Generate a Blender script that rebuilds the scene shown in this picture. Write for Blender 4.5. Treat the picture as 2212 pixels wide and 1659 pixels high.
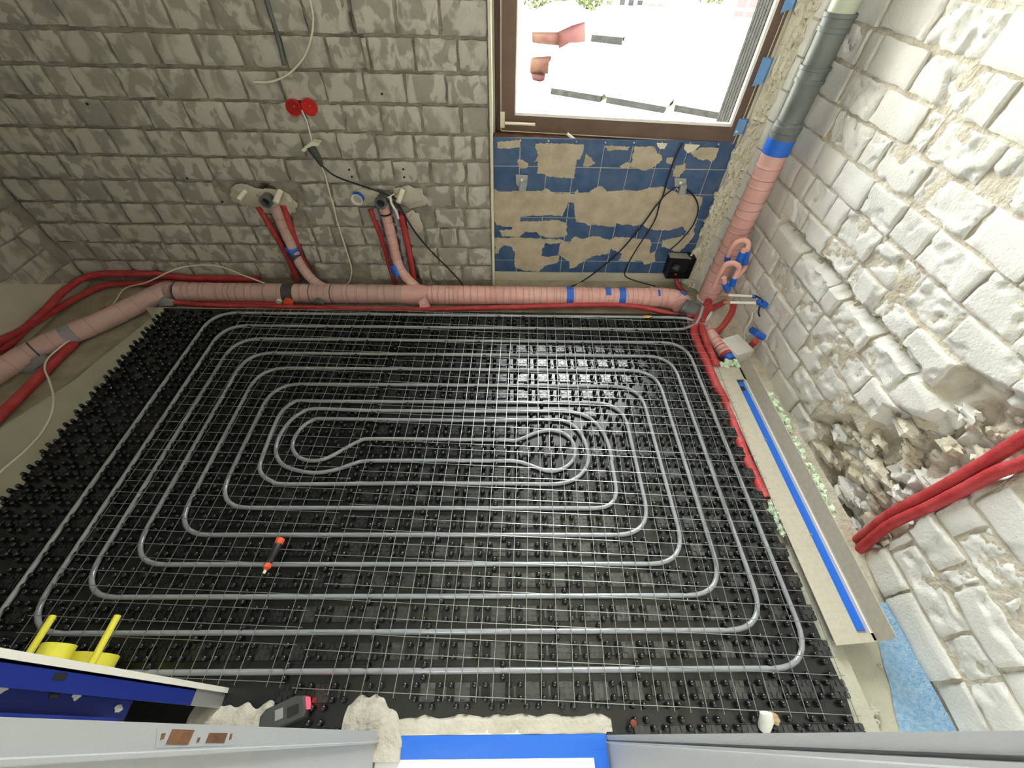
import bpy, math, random
import numpy as np
from mathutils import Vector, Matrix, noise
R_ = random.Random(7)
for o in list(bpy.data.objects): bpy.data.objects.remove(o)
sc = bpy.context.scene; COL = sc.collection
# ------------------------------------------------------------------ camera
FPX, PITCH, YAW, ROLL, CH = 890.654, math.radians(49.51726), math.radians(1.76709), math.radians(-1.75388), 1.4728
_f = np.array([math.sin(YAW)*math.cos(PITCH), math.cos(YAW)*math.cos(PITCH), -math.sin(PITCH)])
_r = np.array([math.cos(YAW), -math.sin(YAW), 0.0]); _d = np.cross(_f, _r)
_r2 = math.cos(ROLL)*_r + math.sin(ROLL)*_d; _d2 = -math.sin(ROLL)*_r + math.cos(ROLL)*_d
cam = bpy.data.cameras.new('camera'); co = bpy.data.objects.new('camera', cam); COL.objects.link(co)
co.matrix_world = Matrix(((_r2[0], -_d2[0], -_f[0], 0), (_r2[1], -_d2[1], -_f[1], 0), (_r2[2], -_d2[2], -_f[2], CH), (0, 0, 0, 1)))
cam.sensor_width = 36; cam.lens = FPX/2212*36; cam.clip_start = .01; cam.clip_end = 200
sc.camera = co
# ------------------------------------------------------------------ world, light, exposure
wd = bpy.data.worlds.new('sky'); sc.world = wd; wd.use_nodes = True
bg = wd.node_tree.nodes['Background']; bg.inputs[1].default_value = 12.0
# overcast sky: three times as bright at the zenith as at the horizon
_n = wd.node_tree.nodes; _l = wd.node_tree.links
_g = _n.new('ShaderNodeTexCoord'); _s = _n.new('ShaderNodeSeparateXYZ'); _m = _n.new('ShaderNodeMapRange')
_m.inputs['From Min'].default_value = 0; _m.inputs['From Max'].default_value = 1; _m.inputs['To Min'].default_value = 1/3; _m.inputs['To Max'].default_value = 1
_c = _n.new('ShaderNodeMix'); _c.data_type = 'RGBA'; _c.inputs[6].default_value = (0, 0, 0, 1); _c.inputs[7].default_value = (.96, 1, .965, 1)
_l.new(_g.outputs['Generated'], _s.inputs[0]); _l.new(_s.outputs['Z'], _m.inputs['Value']); _l.new(_m.outputs[0], _c.inputs[0]); _l.new(_c.outputs[2], bg.inputs[0])
pl = bpy.data.lights.new('window_portal', 'AREA'); pl.shape = 'RECTANGLE'; pl.size = 1.05; pl.size_y = 1.62; pl.cycles.is_portal = True
po = bpy.data.objects.new('window_portal', pl); COL.objects.link(po); po.location = (.55, 2.42, 1.53); po.rotation_euler = (math.radians(-90), 0, 0)
sc.view_settings.view_transform = 'Standard'; sc.view_settings.look = 'None'; sc.view_settings.gamma = 1; sc.view_settings.use_curve_mapping = False
hl = bpy.data.lights.new('hall_fill', 'AREA'); hl.shape = 'RECTANGLE'; hl.size = 1.0; hl.size_y = 1.0; hl.energy = 12; hl.color = (.97, 1, .98)  # unseen fill lamp behind the camera, added to lift the room
ho_ = bpy.data.objects.new('hall_fill', hl); COL.objects.link(ho_); ho_.location = (-.55, -1.27, 1.75); ho_.rotation_euler = (math.radians(80), 0, 0)
sc.view_settings.exposure = 1.78
sc.cycles.max_bounces = 14; sc.cycles.diffuse_bounces = 12; sc.cycles.transparent_max_bounces = 12
sc.cycles.sample_clamp_indirect = 8.0
# ------------------------------------------------------------------ measuring: pixel of the 2212x1659 photo -> point on a real plane
def at(x, y, ax, v):
    d = (x-1106)/FPX*_r2 + (y-829.5)/FPX*_d2 + _f
    o = np.array([0, 0, CH]); return Vector(o + (v-o[ax])/d[ax]*d)
YB, YN, YP, XR, XL, ZT, ZS = 2.12, 2.20, 2.07, 1.32, -2.52, -.085, -.035
FL = lambda x, y, z=0.0: at(x, y, 2, z)
BK = lambda x, y, Y=YB: at(x, y, 1, Y)
RW = lambda x, y, X=XR: at(x, y, 0, X)
def zm(sx, sy, k): return lambda x, y: (sx+x/k, sy+y/k)
# ------------------------------------------------------------------ helpers
class MB:
    def __init__(s): s.v = []; s.f = []
    def add(s, vs, fs):
        n = len(s.v); s.v += [tuple(v) for v in vs]; s.f += [tuple(i+n for i in f) for f in fs]; return s
    def hexa(s, p):
        return s.add(p, [(0, 3, 2, 1), (4, 5, 6, 7), (0, 1, 5, 4), (1, 2, 6, 5), (2, 3, 7, 6), (3, 0, 4, 7)])
    def box(s, x0, x1, y0, y1, z0, z1):
        return s.hexa([(x0, y0, z0), (x1, y0, z0), (x1, y1, z0), (x0, y1, z0), (x0, y0, z1), (x1, y0, z1), (x1, y1, z1), (x0, y1, z1)])
    def prism(s, pts, d):
        n = len(pts); d = Vector(d); a = [Vector(p) for p in pts]
        return s.add(a+[p+d for p in a], [tuple(range(n))[::-1], tuple(range(n, 2*n))]+[(i, (i+1) % n, n+(i+1) % n, n+i) for i in range(n)])
    def tube(s, pts, r, n=10, caps=True):
        pts = [Vector(p) for p in pts]; m = len(pts)
        rs = r if hasattr(r, '__len__') else [r]*m
        T = [(pts[min(i+1, m-1)]-pts[max(i-1, 0)]).normalized() for i in range(m)]
        a = T[0].orthogonal().normalized(); vs = []
        for i in range(m):
            a = (a - a.dot(T[i])*T[i]).normalized(); b = T[i].cross(a)
            for k in range(n):
                t = 2*math.pi*k/n; vs.append(pts[i]+rs[i]*(math.cos(t)*a+math.sin(t)*b))
        fs = [(i*n+k, i*n+(k+1) % n, (i+1)*n+(k+1) % n, (i+1)*n+k) for i in range(m-1) for k in range(n)]
        if caps: fs += [tuple(range(n))[::-1], tuple(range((m-1)*n, m*n))]
        return s.add(vs, fs)
    def lathe(s, c, d, prof, n=20):
        c = Vector(c); d = Vector(d).normalized(); a = d.orthogonal().normalized(); b = d.cross(a); vs = []
        for h, r in prof:
            for k in range(n): t = 2*math.pi*k/n; vs.append(c+d*h+r*(math.cos(t)*a+math.sin(t)*b))
        m = len(prof); fs = [(i*n+k, i*n+(k+1) % n, (i+1)*n+(k+1) % n, (i+1)*n+k) for i in range(m-1) for k in range(n)]
        if prof[0][1] < 1e-3 or True: fs.append(tuple(range(n))[::-1]); fs.append(tuple(range((m-1)*n, m*n)))
        return s.add(vs, fs)
    def blob(s, c, rx, ry, rz, seed=0, amp=.25, n=8, m=6):
        vs = []; c = Vector(c)
        for j in range(m+1):
            for k in range(n):
                t = math.pi*j/m; p = 2*math.pi*k/n
                d = Vector((math.sin(t)*math.cos(p), math.sin(t)*math.sin(p), math.cos(t)))
                q = 1+amp*noise.noise(d*1.7+Vector((seed*3.1, seed, 0)))*2
                vs.append(c+Vector((d.x*rx, d.y*ry, d.z*rz))*q)
        return s.add(vs, [(j*n+k, (j+1)*n+k, (j+1)*n+(k+1) % n, j*n+(k+1) % n) for j in range(m) for k in range(n)])
    def build(s, name, mat, parent=None, smooth=None, loc=None):
        me = bpy.data.meshes.new(name); vs = s.v
        if loc is not None: vs = [(v[0]-loc[0], v[1]-loc[1], v[2]-loc[2]) for v in vs]
        me.from_pydata(vs, [], s.f); me.update()
        if smooth is not None:
            me.shade_smooth(); me.set_sharp_from_angle(angle=smooth)
        me.materials.append(mat)
        o = bpy.data.objects.new(name, me); COL.objects.link(o)
        w = Vector(loc) if loc is not None else Vector((0, 0, 0)); WLOC[o.name] = w
        if parent is not None: o.parent = parent; o.location = w-WLOC[parent.name]
        else: o.location = w
        return o
WLOC = {}
def tag(o, label=None, cat=None, group=None, kind=None):
    for k, v in (('label', label), ('category', cat), ('group', group), ('kind', kind)):
        if v: o[k] = v
    return o
def thing(name, label, cat, loc=(0, 0, 0), group=None):
    o = bpy.data.objects.new(name, None); o.empty_display_size = .05; COL.objects.link(o); o.location = loc; WLOC[o.name] = Vector(loc)
    return tag(o, label, cat, group)
def spline(pts, n=6):
    P = [Vector(p) for p in pts]; out = []
    for i in range(len(P)-1):
        a = P[i-1] if i else P[0]*2-P[1]; b, c = P[i], P[i+1]; d = P[i+2] if i+2 < len(P) else P[-1]*2-P[-2]
        for k in range(n):
            t = k/n; out.append(.5*((2*b)+(c-a)*t+(2*a-5*b+4*c-d)*t*t+(3*b-a-3*c+d)*t**3))
    return out+[P[-1]]
# ------------------------------------------------------------------ materials
def mat(name, col, rough=.7, metal=0, spec=.5, noise_amt=0, scale=8, col2=None, bump=0, bscale=60, detail=5, contrast=None, coord='Object', trans=0):
    m = bpy.data.materials.new(name); m.use_nodes = True; nt = m.node_tree; N = nt.nodes; L = nt.links
    b = N['Principled BSDF']; b.inputs['Base Color'].default_value = (*col, 1); b.inputs['Roughness'].default_value = rough
    b.inputs['Metallic'].default_value = metal; b.inputs['Specular IOR Level'].default_value = spec
    if trans: b.inputs['Transmission Weight'].default_value = trans
    geo = N.new('ShaderNodeNewGeometry')
    if col2 is not None:
        t = N.new('ShaderNodeTexNoise'); t.inputs['Scale'].default_value = scale; t.inputs['Detail'].default_value = detail
        L.new(geo.outputs['Position'], t.inputs['Vector'])
        r = N.new('ShaderNodeValToRGB'); lo, hi = contrast or (.35, .65)
        r.color_ramp.elements[0].position = lo; r.color_ramp.elements[1].position = hi
        r.color_ramp.elements[0].color = (*col, 1); r.color_ramp.elements[1].color = (*col2, 1)
        L.new(t.outputs['Fac'], r.inputs['Fac']); L.new(r.outputs['Color'], b.inputs['Base Color'])
    if bump:
        t2 = N.new('ShaderNodeTexNoise'); t2.inputs['Scale'].default_value = bscale; t2.inputs['Detail'].default_value = 6
        L.new(geo.outputs['Position'], t2.inputs['Vector'])
        bp = N.new('ShaderNodeBump'); bp.inputs['Strength'].default_value = min(1, bump); bp.inputs['Distance'].default_value = .01
        L.new(t2.outputs['Fac'], bp.inputs['Height']); L.new(bp.outputs['Normal'], b.inputs['Normal'])
    return m
M = {}
M['brick_r'] = mat('pale_lime_brick', (.66, .655, .62), .9, col2=(.76, .755, .725), scale=5, bump=.3, bscale=120)
M['mortar_r'] = mat('sandy_mortar', (.52, .46, .36), .95, col2=(.68, .64, .55), scale=14, bump=.8, bscale=70)
M['rubble'] = mat('broken_mortar', (.50, .44, .33), .95, col2=(.68, .64, .55), scale=9, bump=.9, bscale=40)
M['brick_bs'] = []
for _k, (_rot, _sc, _con) in enumerate(((.45, 15, (.45, .54)), (-.35, 18, (.47, .55)), (.1, 12, (.43, .56)))):
    _m = mat('smeared_brick', (.49, .47, .415), .9, col2=(.315, .298, .255), scale=_sc, detail=2.5, contrast=_con, bump=.5, bscale=34)
    _nt = _m.node_tree; _mp = _nt.nodes.new('ShaderNodeMapping'); _mp.inputs['Scale'].default_value = (1.1, 1, .75); _mp.inputs['Rotation'].default_value = (0, _rot, 0); _mp.inputs['Location'].default_value = (_k*7, 0, _k*3)
    _tx = [n for n in _nt.nodes if n.type == 'TEX_NOISE'][0]; _ge = [n for n in _nt.nodes if n.type == 'NEW_GEOMETRY'][0]
    _nt.links.new(_ge.outputs['Position'], _mp.inputs['Vector']); _nt.links.new(_mp.outputs[0], _tx.inputs['Vector']); _tx.inputs['Distortion'].default_value = .5
    M['brick_bs'].append(_m)
M['brick_b'] = M['brick_bs'][0]
M['mortar_b'] = mat('grey_mortar', (.25, .225, .18), .95, col2=(.36, .33, .275), scale=16, bump=.8, bscale=50)
M['plaster'] = mat('old_plaster', (.55, .51, .42), .9, col2=(.46, .42, .34), scale=5, bump=.4, bscale=40)
M['plaster_l'] = mat('pale_plaster', (.72, .68, .55), .9, col2=(.62, .57, .45), scale=7, bump=.5, bscale=50)
M['screed'] = mat('green_grey_screed', (.40, .39, .31), .9, col2=(.46, .45, .36), scale=4, bump=.25, bscale=90)
M['earth'] = mat('dusty_trench_floor', (.30, .26, .19), .95, col2=(.40, .36, .27), scale=10, bump=.6, bscale=50)
M['concrete'] = mat('raw_concrete', (.42, .395, .325), .95, col2=(.53, .50, .43), scale=12, bump=.9, bscale=45)
M['mat'] = mat('black_plastic', (.007, .0073, .0078), .27, spec=.75)
M['pipe'] = mat('grey_heating_pipe', (.27, .282, .30), .2, spec=.8)
M['pad'] = mat('dusty_sheen_black_plastic', (.008, .0085, .009), .26, spec=.85, col2=(.062, .064, .062), scale=5, contrast=(.42, .85))
# pad colour lightened towards the doorway: painted ceiling sheen mixed with patchy dust
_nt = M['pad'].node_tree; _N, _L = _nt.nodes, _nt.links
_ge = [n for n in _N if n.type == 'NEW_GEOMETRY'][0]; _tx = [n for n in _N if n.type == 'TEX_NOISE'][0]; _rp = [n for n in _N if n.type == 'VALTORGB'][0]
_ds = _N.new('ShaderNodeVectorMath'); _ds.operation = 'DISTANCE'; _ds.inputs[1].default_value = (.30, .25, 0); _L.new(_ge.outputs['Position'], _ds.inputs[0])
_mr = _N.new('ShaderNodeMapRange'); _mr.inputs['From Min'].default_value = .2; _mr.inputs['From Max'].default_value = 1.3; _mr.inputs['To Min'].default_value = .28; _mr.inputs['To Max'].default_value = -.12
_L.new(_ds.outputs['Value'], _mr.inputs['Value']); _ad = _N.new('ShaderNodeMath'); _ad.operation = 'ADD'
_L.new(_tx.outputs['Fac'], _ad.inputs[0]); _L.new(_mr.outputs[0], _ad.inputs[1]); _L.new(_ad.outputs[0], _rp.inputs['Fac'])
M['wire'] = mat('galvanised_wire', (.34, .36, .345), .34, metal=.75)
M['pink'] = mat('pink_wrap', (.66, .36, .33), .55, col2=(.70, .42, .38), scale=10, bump=.2, bscale=30)
M['pinkgrey'] = mat('dusty_pink_wrap', (.60, .40, .37), .6, col2=(.52, .36, .33), scale=8, bump=.2, bscale=30)
M['red'] = mat('red_pipe_insulation', (.42, .03, .035), .55, col2=(.50, .06, .065), scale=20, bump=.3, bscale=120)
M['blue'] = mat('blue_tape', (.015, .13, .60), .4, bump=.2, bscale=40)
M['seam'] = mat('wrap_seam', (.42, .23, .21), .7)
M['copper'] = mat('pink_copper_sleeve', (.78, .42, .36), .5, bump=.3, bscale=60)
M['grey_pipe'] = mat('dark_grey_plastic', (.10, .115, .112), .5, col2=(.16, .175, .168), scale=12, bump=.1)
M['pale_pipe'] = mat('pale_green_plastic', (.47, .50, .40), .45)
M['white_pl'] = mat('white_plastic', (.78, .77, .74), .4)
M['cream'] = mat('cream_plastic', (.75, .71, .58), .5)
M['brass'] = mat('brass', (.80, .55, .20), .3, metal=1)
M['orange'] = mat('orange_plastic', (.75, .10, .03), .4)
M['black'] = mat('black_rubber', (.015, .015, .016), .5)
M['dgrey'] = mat('dark_grey_rubber', (.06, .062, .06), .5)
M['box_red'] = mat('red_socket_box', (.62, .012, .01), .4)
M['steel'] = mat('galvanised_sheet', (.42, .43, .42), .45, metal=.6)
M['tile'] = mat('blue_glaze', (.035, .085, .20), .35, col2=(.075, .125, .23), scale=14, bump=.2, bscale=60)
M['tile_g'] = mat('beige_adhesive', (.42, .35, .25), .9, col2=(.52, .455, .34), scale=16, bump=.6, bscale=70)
M['grout'] = mat('pale_grout', (.55, .53, .46), .9)
M['frame'] = mat('brown_window_frame', (.12, .072, .05), .5, col2=(.15, .092, .065), scale=9)
M['seal'] = mat('pale_seal', (.62, .54, .42), .6)
M['bead'] = mat('white_bead', (.80, .78, .72), .5)
M['fleece'] = mat('grey_beige_fleece', (.44, .41, .335), .95, col2=(.49, .455, .375), scale=60, bump=.3, bscale=400)
M['foam'] = mat('pale_green_foam', (.62, .74, .55), .9, bump=.9, bscale=60)
M['membrane'] = mat('blue_glass_fibre', (.17, .33, .52), .5, col2=(.30, .44, .58), scale=70, bump=.6, bscale=160)
M['jamb'] = mat('white_lacquer', (.44, .465, .49), .45, bump=.05, bscale=300)
M['paper'] = mat('white_protective_film', (.80, .79, .80), .5, bump=.6, bscale=20)
M['board'] = mat('plasterboard_edge', (.74, .72, .66), .9)
M['bluesteel'] = mat('blue_lacquered_steel', (.006, .022, .22), .4)
M['yellow'] = mat('yellow_plastic', (.74, .68, .06), .45)
M['led'] = mat('red_light', (.8, .02, .03), .3)
_b = M['led'].node_tree.nodes['Principled BSDF']; _b.inputs['Emission Color'].default_value = (1, .03, .05, 1); _b.inputs['Emission Strength'].default_value = 1.2
M['ceil'] = mat('ceiling_plaster', (.82, .81, .77), .9, bump=.2)
M['rust'] = mat('rusty_wood', (.10, .05, .028), .8, col2=(.22, .10, .05), scale=14, bump=.5)
M['white_out'] = mat('white_wrap', (.85, .86, .85), .6)
M['pallet'] = mat('black_timber', (.011, .011, .0105), .95, spec=.05, col2=(.018, .0175, .017), scale=14)  # near-black tone shared by the pallets and the block holes
M['sheet_red'] = mat('dark_red_film', (.032, .008, .010), .6, spec=.1, col2=(.036, .014, .009), scale=4, bump=.3, bscale=12)
M['sheet_or'] = mat('dark_orange_film', (.036, .019, .010), .6, spec=.1, col2=(.034, .010, .009), scale=6, bump=.3, bscale=12)
M['leaf'] = mat('leaves', (.022, .032, .008), .7, spec=.1, col2=(.036, .044, .014), scale=6)
M['ground'] = mat('pale_yard', (.62, .57, .44), .95, col2=(.70, .66, .55), scale=1.5, bump=.3, bscale=20)
M['ribbed'] = mat('dark_grey_render', (.022, .0215, .0205), .95, spec=.05, col2=(.013, .0128, .012), scale=26, bump=.6, bscale=30)
g = bpy.data.materials.new('window_glass'); g.use_nodes = True; nt = g.node_tree; nt.nodes.remove(nt.nodes['Principled BSDF'])
tr = nt.nodes.new('ShaderNodeBsdfTransparent'); gl = nt.nodes.new('ShaderNodeBsdfGlossy'); gl.inputs['Roughness'].default_value = .02
fr = nt.nodes.new('ShaderNodeFresnel'); fr.inputs['IOR'].default_value = 1.3; mx = nt.nodes.new('ShaderNodeMixShader')
nt.links.new(fr.outputs[0], mx.inputs[0]); nt.links.new(tr.outputs[0], mx.inputs[1]); nt.links.new(gl.outputs[0], mx.inputs[2])
nt.links.new(mx.outputs[0], nt.nodes['Material Output'].inputs[0]); M['glass'] = g
# ------------------------------------------------------------------ brick walls
def fbm(p, o=4): return noise.fractal(p, 1.0, 2.0, o)
class Wall:
    """vertical wall: origin O, horizontal axis u, outward normal n; field(u,v) is how far the surface is knocked back"""
    def __init__(s, O, u, n, field): s.O = Vector(O); s.u = Vector(u); s.n = Vector(n); s.field = field
    def P(s, u, v, h): return s.O+s.u*u+Vector((0, 0, v))+s.n*h
    def backing(s, name, u0, u1, v0, v1, mt, nu, nv, depth=.02, thick=.2, amp=.006, holes=None):
        b = MB(); vs = []
        for j in range(nv+1):
            for i in range(nu+1):
                u = u0+(u1-u0)*i/nu; v = v0+(v1-v0)*j/nv; p = s.P(u, v, 0)
                vs.append(s.P(u, v, -depth-s.field(u, v)*1.15+amp*fbm(p*26)))
        fs = [(j*(nu+1)+i, j*(nu+1)+i+1, (j+1)*(nu+1)+i+1, (j+1)*(nu+1)+i) for j in range(nv) for i in range(nu)]
        b.add(vs, fs)
        b.hexa([s.P(u0, v0, -thick), s.P(u1, v0, -thick), s.P(u1, v1, -thick), s.P(u0, v1, -thick), s.P(u0, v0, -thick+.02), s.P(u1, v0, -thick+.02), s.P(u1, v1, -thick+.02), s.P(u0, v1, -thick+.02)])
        return tag(b.build(name, mt, smooth=1.0), kind='structure')
    def brick(s, u0, u1, v0, v1, mt, parent, nx=8, ny=5, rough=0., tilt=(0, 0), proud=0., seed=0, chip=.006, back=.05, bias=.12):
        b = MB(); vs = []; sd = Vector((seed*1.7, seed*.3, seed*2.1)); cu, cv = (u0+u1)/2, (v0+v1)/2
        for j in range(ny+1):
            for i in range(nx+1):
                a, c = i/nx, j/ny; u = u0+(u1-u0)*a; v = v0+(v1-v0)*c
                e = min(a, 1-a)*(u1-u0); e2 = min(c, 1-c)*(v1-v0); ed = min(e, e2)
                w = Vector((u, v, 0))
                wob = .0055*noise.noise(w*30+sd) if ed < .002 else 0
                uu = u+(wob if e < .002 else 0)*1.0; vv = v+(wob if e2 < .002 else 0)*.8
                h = proud+tilt[0]*(u-cu)+tilt[1]*(v-cv)-(chip*(1.2+noise.noise(w*40+sd)) if ed < .002 else 0)
                h += .0022*noise.noise(w*18+sd)
                if rough:
                    k_ = noise.noise(w*8+sd)+.55*noise.noise(w*21+sd); k_ = max(0., min(1., (k_+bias)/.16))
                    rd = 1-abs(noise.noise(w*17+sd*2))*2; rd2 = 1-abs(noise.noise(w*44+sd))*2
                    h -= k_*(rough*.35+rough*.55*rd+rough*.22*rd2+rough*.2*noise.noise(w*95))
                h -= s.field(u, v)*(1+.5*noise.noise(w*35+sd)) if s.field(u, v) > 0 else 0
                vs.append(s.P(uu, vv, h))
        n1 = nx+1
        fs = [(j*n1+i, j*n1+i+1, (j+1)*n1+i+1, (j+1)*n1+i) for j in range(ny) for i in range(nx)]
        ring = [i for i in range(n1)]+[j*n1+nx for j in range(1, ny+1)]+[ny*n1+i for i in range(nx-1, -1, -1)]+[j*n1 for j in range(ny-1, 0, -1)]
        k = len(vs)
        vs += [s.P(u0+(u1-u0)*(r % n1)/nx, v0+(v1-v0)*(r//n1)/ny, -back-s.field(cu, cv)) for r in ring]
        m = len(ring)
        fs += [(ring[(q+1) % m], ring[q], k+q, k+(q+1) % m) for q in range(m)]
        b.add(vs, fs); return b.build('brick', mt, parent, smooth=.75, loc=s.P(cu, cv, 0))
def courses(known, pts_fn, v0, pitch, nc, umin, umax, avg, rng):
    """head joints seen in the photo, put on the wall plane and sorted into courses; unseen stretches get regular bricks"""
    out = [[] for _ in range(nc)]
    for p in known:
        u, v = pts_fn(*p); c = int((v-v0)//pitch)
        if 0 <= c < nc: out[c].append(u)
    for c in range(nc):
        J = sorted(x for x in out[c] if umin+.05 < x < umax-.05); full = [umin]
        for x in J+[umax]:
            gap = x-full[-1]
            if gap < .05:
                if x == umax: full[-1] = umax if len(full) > 1 else full[-1]
                continue
            k = max(1, round(gap/avg)); base = full[-1]
            for i in range(1, k): full.append(base+gap*i/k+rng.uniform(-.02, .02)*(k > 1))
            full.append(x)
        out[c] = full
    return out
def seg_d(u, v, L):
    best = 9
    for (a, b), (c, d) in zip(L[:-1], L[1:]):
        t = max(0, min(1, ((u-a)*(c-a)+(v-b)*(d-b))/((c-a)**2+(d-b)**2+1e-9))); best = min(best, math.hypot(u-a-t*(c-a), v-b-t*(d-b)))
    return best
def inpoly(u, v, P):
    r = False; n = len(P)
    for i in range(n):
        (a, b), (c, d) = P[i], P[(i+1) % n]
        if (b > v) != (d > v) and u < (c-a)*(v-b)/(d-b)+a: r = not r
    return r
# --- back wall left of the window
b1, b2, b3, b4, b5, b6 = zm(0, 0, 5.53), zm(300, 0, 5.53), zm(500, 0, 3.687), zm(0, 0, 2.011), zm(500, 380, 3.95), zm(0, 280, 4.424)
KB = [(52, 36), (136, 36), (262, 36), (360, 27), (463, 42), (560, 40), (658, 36), (758, 54), (855, 41), (950, 41),
      (62, 101), (137, 101), (235, 101), (331, 101), (425, 108), (517, 108), (612, 110), (710, 122), (797, 114), (896, 122), (988, 122),
      (42, 172), (108, 177), (172, 186), (259, 181), (342, 172), (434, 181), (526, 190), (608, 190), (701, 190), (787, 190), (876, 195), (964, 195),
      (18, 240), (75, 240), (159, 235), (230, 239), (318, 248), (407, 253), (495, 253), (573, 258), (660, 258), (744, 260), (823, 258), (912, 260), (996, 266),
      (144, 298), (239, 303), (320, 305), (398, 308), (482, 310), (570, 312), (656, 313), (731, 315), (813, 320), (896, 320), (975, 320), (1022, 320),
      (60, 345), (129, 350), (214, 368), (290, 370), (368, 368), (452, 368), (542, 370), (621, 372), (700, 374), (771, 374), (850, 374), (930, 374), (1007, 378),
      (144, 410), (229, 412), (310, 416), (388, 416), (467, 418), (720, 424), (918, 425), (978, 427), (1010, 427),
      (200, 470), (280, 475), (350, 478), (657, 470), (720, 472), (780, 472), (940, 474), (1004, 474),
      (255, 512), (350, 515), (420, 517), (500, 517), (680, 515), (720, 515), (786, 515), (920, 516), (953, 516), (989, 516),
      (300, 545), (420, 550), (550, 555), (690, 555), (756, 556), (948, 558), (1011, 558), (340, 580), (410, 582), (560, 590), (743, 592), (930, 592), (999, 592)]
CH1 = [[BK(*p) for p in q] for q in ([(578, 425), (608, 490), (640, 560), (660, 625)], [(828, 440), (845, 500), (868, 560), (890, 625)])]
CHL = [[(p.x, p.z) for p in q] for q in CH1]
CHW = [.036, .05]
PATCH = [(BK(535, 425), .10, .06), (BK(600, 440), .09, .07), (BK(790, 425), .08, .05), (BK(885, 425), .08, .06), (BK(895, 480), .04, .07)]
def field_b(u, v):
    f = 0
    for L, w in zip(CHL, CHW):
        d = seg_d(u, v, L)+.012*noise.noise(Vector((u*30, v*30, 3)))
        if d < w+.02: f = max(f, .055*min(1, (w+.02-d)/.02))
    d = seg_d(u, v, [(-.62, 1.4), (-.60, 1.0)])
    if d < .018: f = max(f, .02)
    return f
WB = Wall((0, YB, 0), (1, 0, 0), (0, -1, 0), field_b)
XE = -.072
wall_back = WB.backing('wall_back', XL-.1, XE, ZT, 2.5, M['mortar_b'], 200, 170, depth=.017, amp=.009)
rng = random.Random(3)
NB = 15; PB = .1164; VB = 1.113-10*PB+.0
CB = courses(KB, lambda x, y: (BK(x, y).x, BK(x, y).z), VB-.0, PB, NB, XL, XE, .165, rng)
for c in range(NB):
    for i, (u0, u1) in enumerate(zip(CB[c][:-1], CB[c][1:])):
        v0 = VB+c*PB; g1 = .0055+.004*rng.random()
        if u1-u0 < .04: continue
        cu, cv = (u0+u1)/2, v0+PB/2
        if any(seg_d(cu, cv, L) < w*.6 for L, w in zip(CHL, CHW)) : continue
        if any(abs(cu-p.x) < a and abs(cv-p.z) < b for p, a, b in PATCH): continue
        if c == 0 and rng.random() < .25: continue
        WB.brick(u0+g1, u1-g1, v0+g1, v0+PB-g1, rng.choice(M['brick_bs']), wall_back, 12, 9, rough=rng.uniform(.003, .007) if rng.random() < .75 else 0, bias=.05, tilt=(rng.uniform(-.10, .01), rng.uniform(-.05, .03)), proud=rng.uniform(-.002, .003), seed=rng.random()*99, chip=.0035)
# mortar bedding around the tap holes
for p, a, b in PATCH:
    m = MB(); m.blob((p.x, YB-.001, p.z), a*.95, .012, b*.95, seed=p.x*9, amp=.25, n=20, m=10); m.build('mortar_patch', M['plaster'], wall_back, smooth=1.2)
# --- right wall
CHASE = [(q.y, q.z) for q in (RW(*p) for p in [(1690, 478), (1735, 535), (1790, 590), (1830, 645), (1885, 705), (1950, 770), (1975, 800)])]
CAV = [(q.y, q.z) for q in (RW(*p) for p in [(1742, 905), (1760, 1050), (1826, 1190), (1905, 1190), (2010, 1110), (2150, 1040), (2215, 1010), (2225, 880), (2100, 850), (1985, 895), (1905, 872), (1850, 940), (1830, 900)])]
CAV2 = [(q.y, q.z) for q in (RW(*p) for p in [(1995, 830), (2080, 790), (2215, 850), (2215, 900), (2100, 905), (2010, 890)])]
def field_r(u, v):
    f = 0; n = noise.noise(Vector((u*22, v*22, 1.3)))
    d = seg_d(u, v, CHASE)+.012*n
    if d < .03: f = .035*min(1, (.03-d)/.015)
    n2 = noise.noise(Vector((u*55, v*55, 4)))
    uu, vv = u+.010*n, v+.010*noise.noise(Vector((u*22, v*22, 7)))
    if inpoly(uu, vv, CAV): f = max(f, (.055+.025*n+.008*n2)*min(1, seg_d(uu, vv, CAV+CAV[:1])/.028))
    if inpoly(uu, v, CAV2): f = max(f, (.03+.01*n)*min(1, seg_d(uu, v, CAV2+CAV2[:1])/.025))
    return f
WR = Wall((XR, 0, 0), (0, 1, 0), (-1, 0, 0), field_r)
wall_right = WR.backing('wall_right', -.15, YB+.1, ZT-.02, 2.5, M['mortar_r'], 190, 190, depth=.0115, amp=.006)
r1, r2, r3 = zm(1600, 0, 3.614), zm(1640, 400, 3.867), zm(1640, 1180, 3.463)
KR = [r1(*p) for p in [(1100, 120), (1530, 140), (2010, 250), (960, 350), (1055, 400), (1380, 560), (1830, 740), (1990, 880), (820, 640), (1080, 780), (1400, 960), (1510, 1040), (1960, 1280),
      (710, 960), (960, 1150), (1090, 1230), (1390, 1420), (600, 1210), (740, 1380), (1000, 1500)]]
KR += [r2(*p) for p in [(580, 200), (700, 280), (860, 130), (1400, 480), (1840, 300), (1000, 460), (1700, 950), (1310, 850), (130, 380), (330, 600), (90, 730), (560, 880), (640, 1010), (1010, 950), (330, 960), (640, 1330), (900, 1310), (290, 1080), (380, 1290), (90, 1240), (270, 1560)]]
KR += [r3(*p) for p in [(960, 50), (1010, 340), (1050, 350), (1330, 200), (1440, 330), (1330, 1020), (1350, 690), (1720, 1000)]]
rng = random.Random(11)
NR = 16; PR = .1155; VR = 1.2-11*PR
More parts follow.
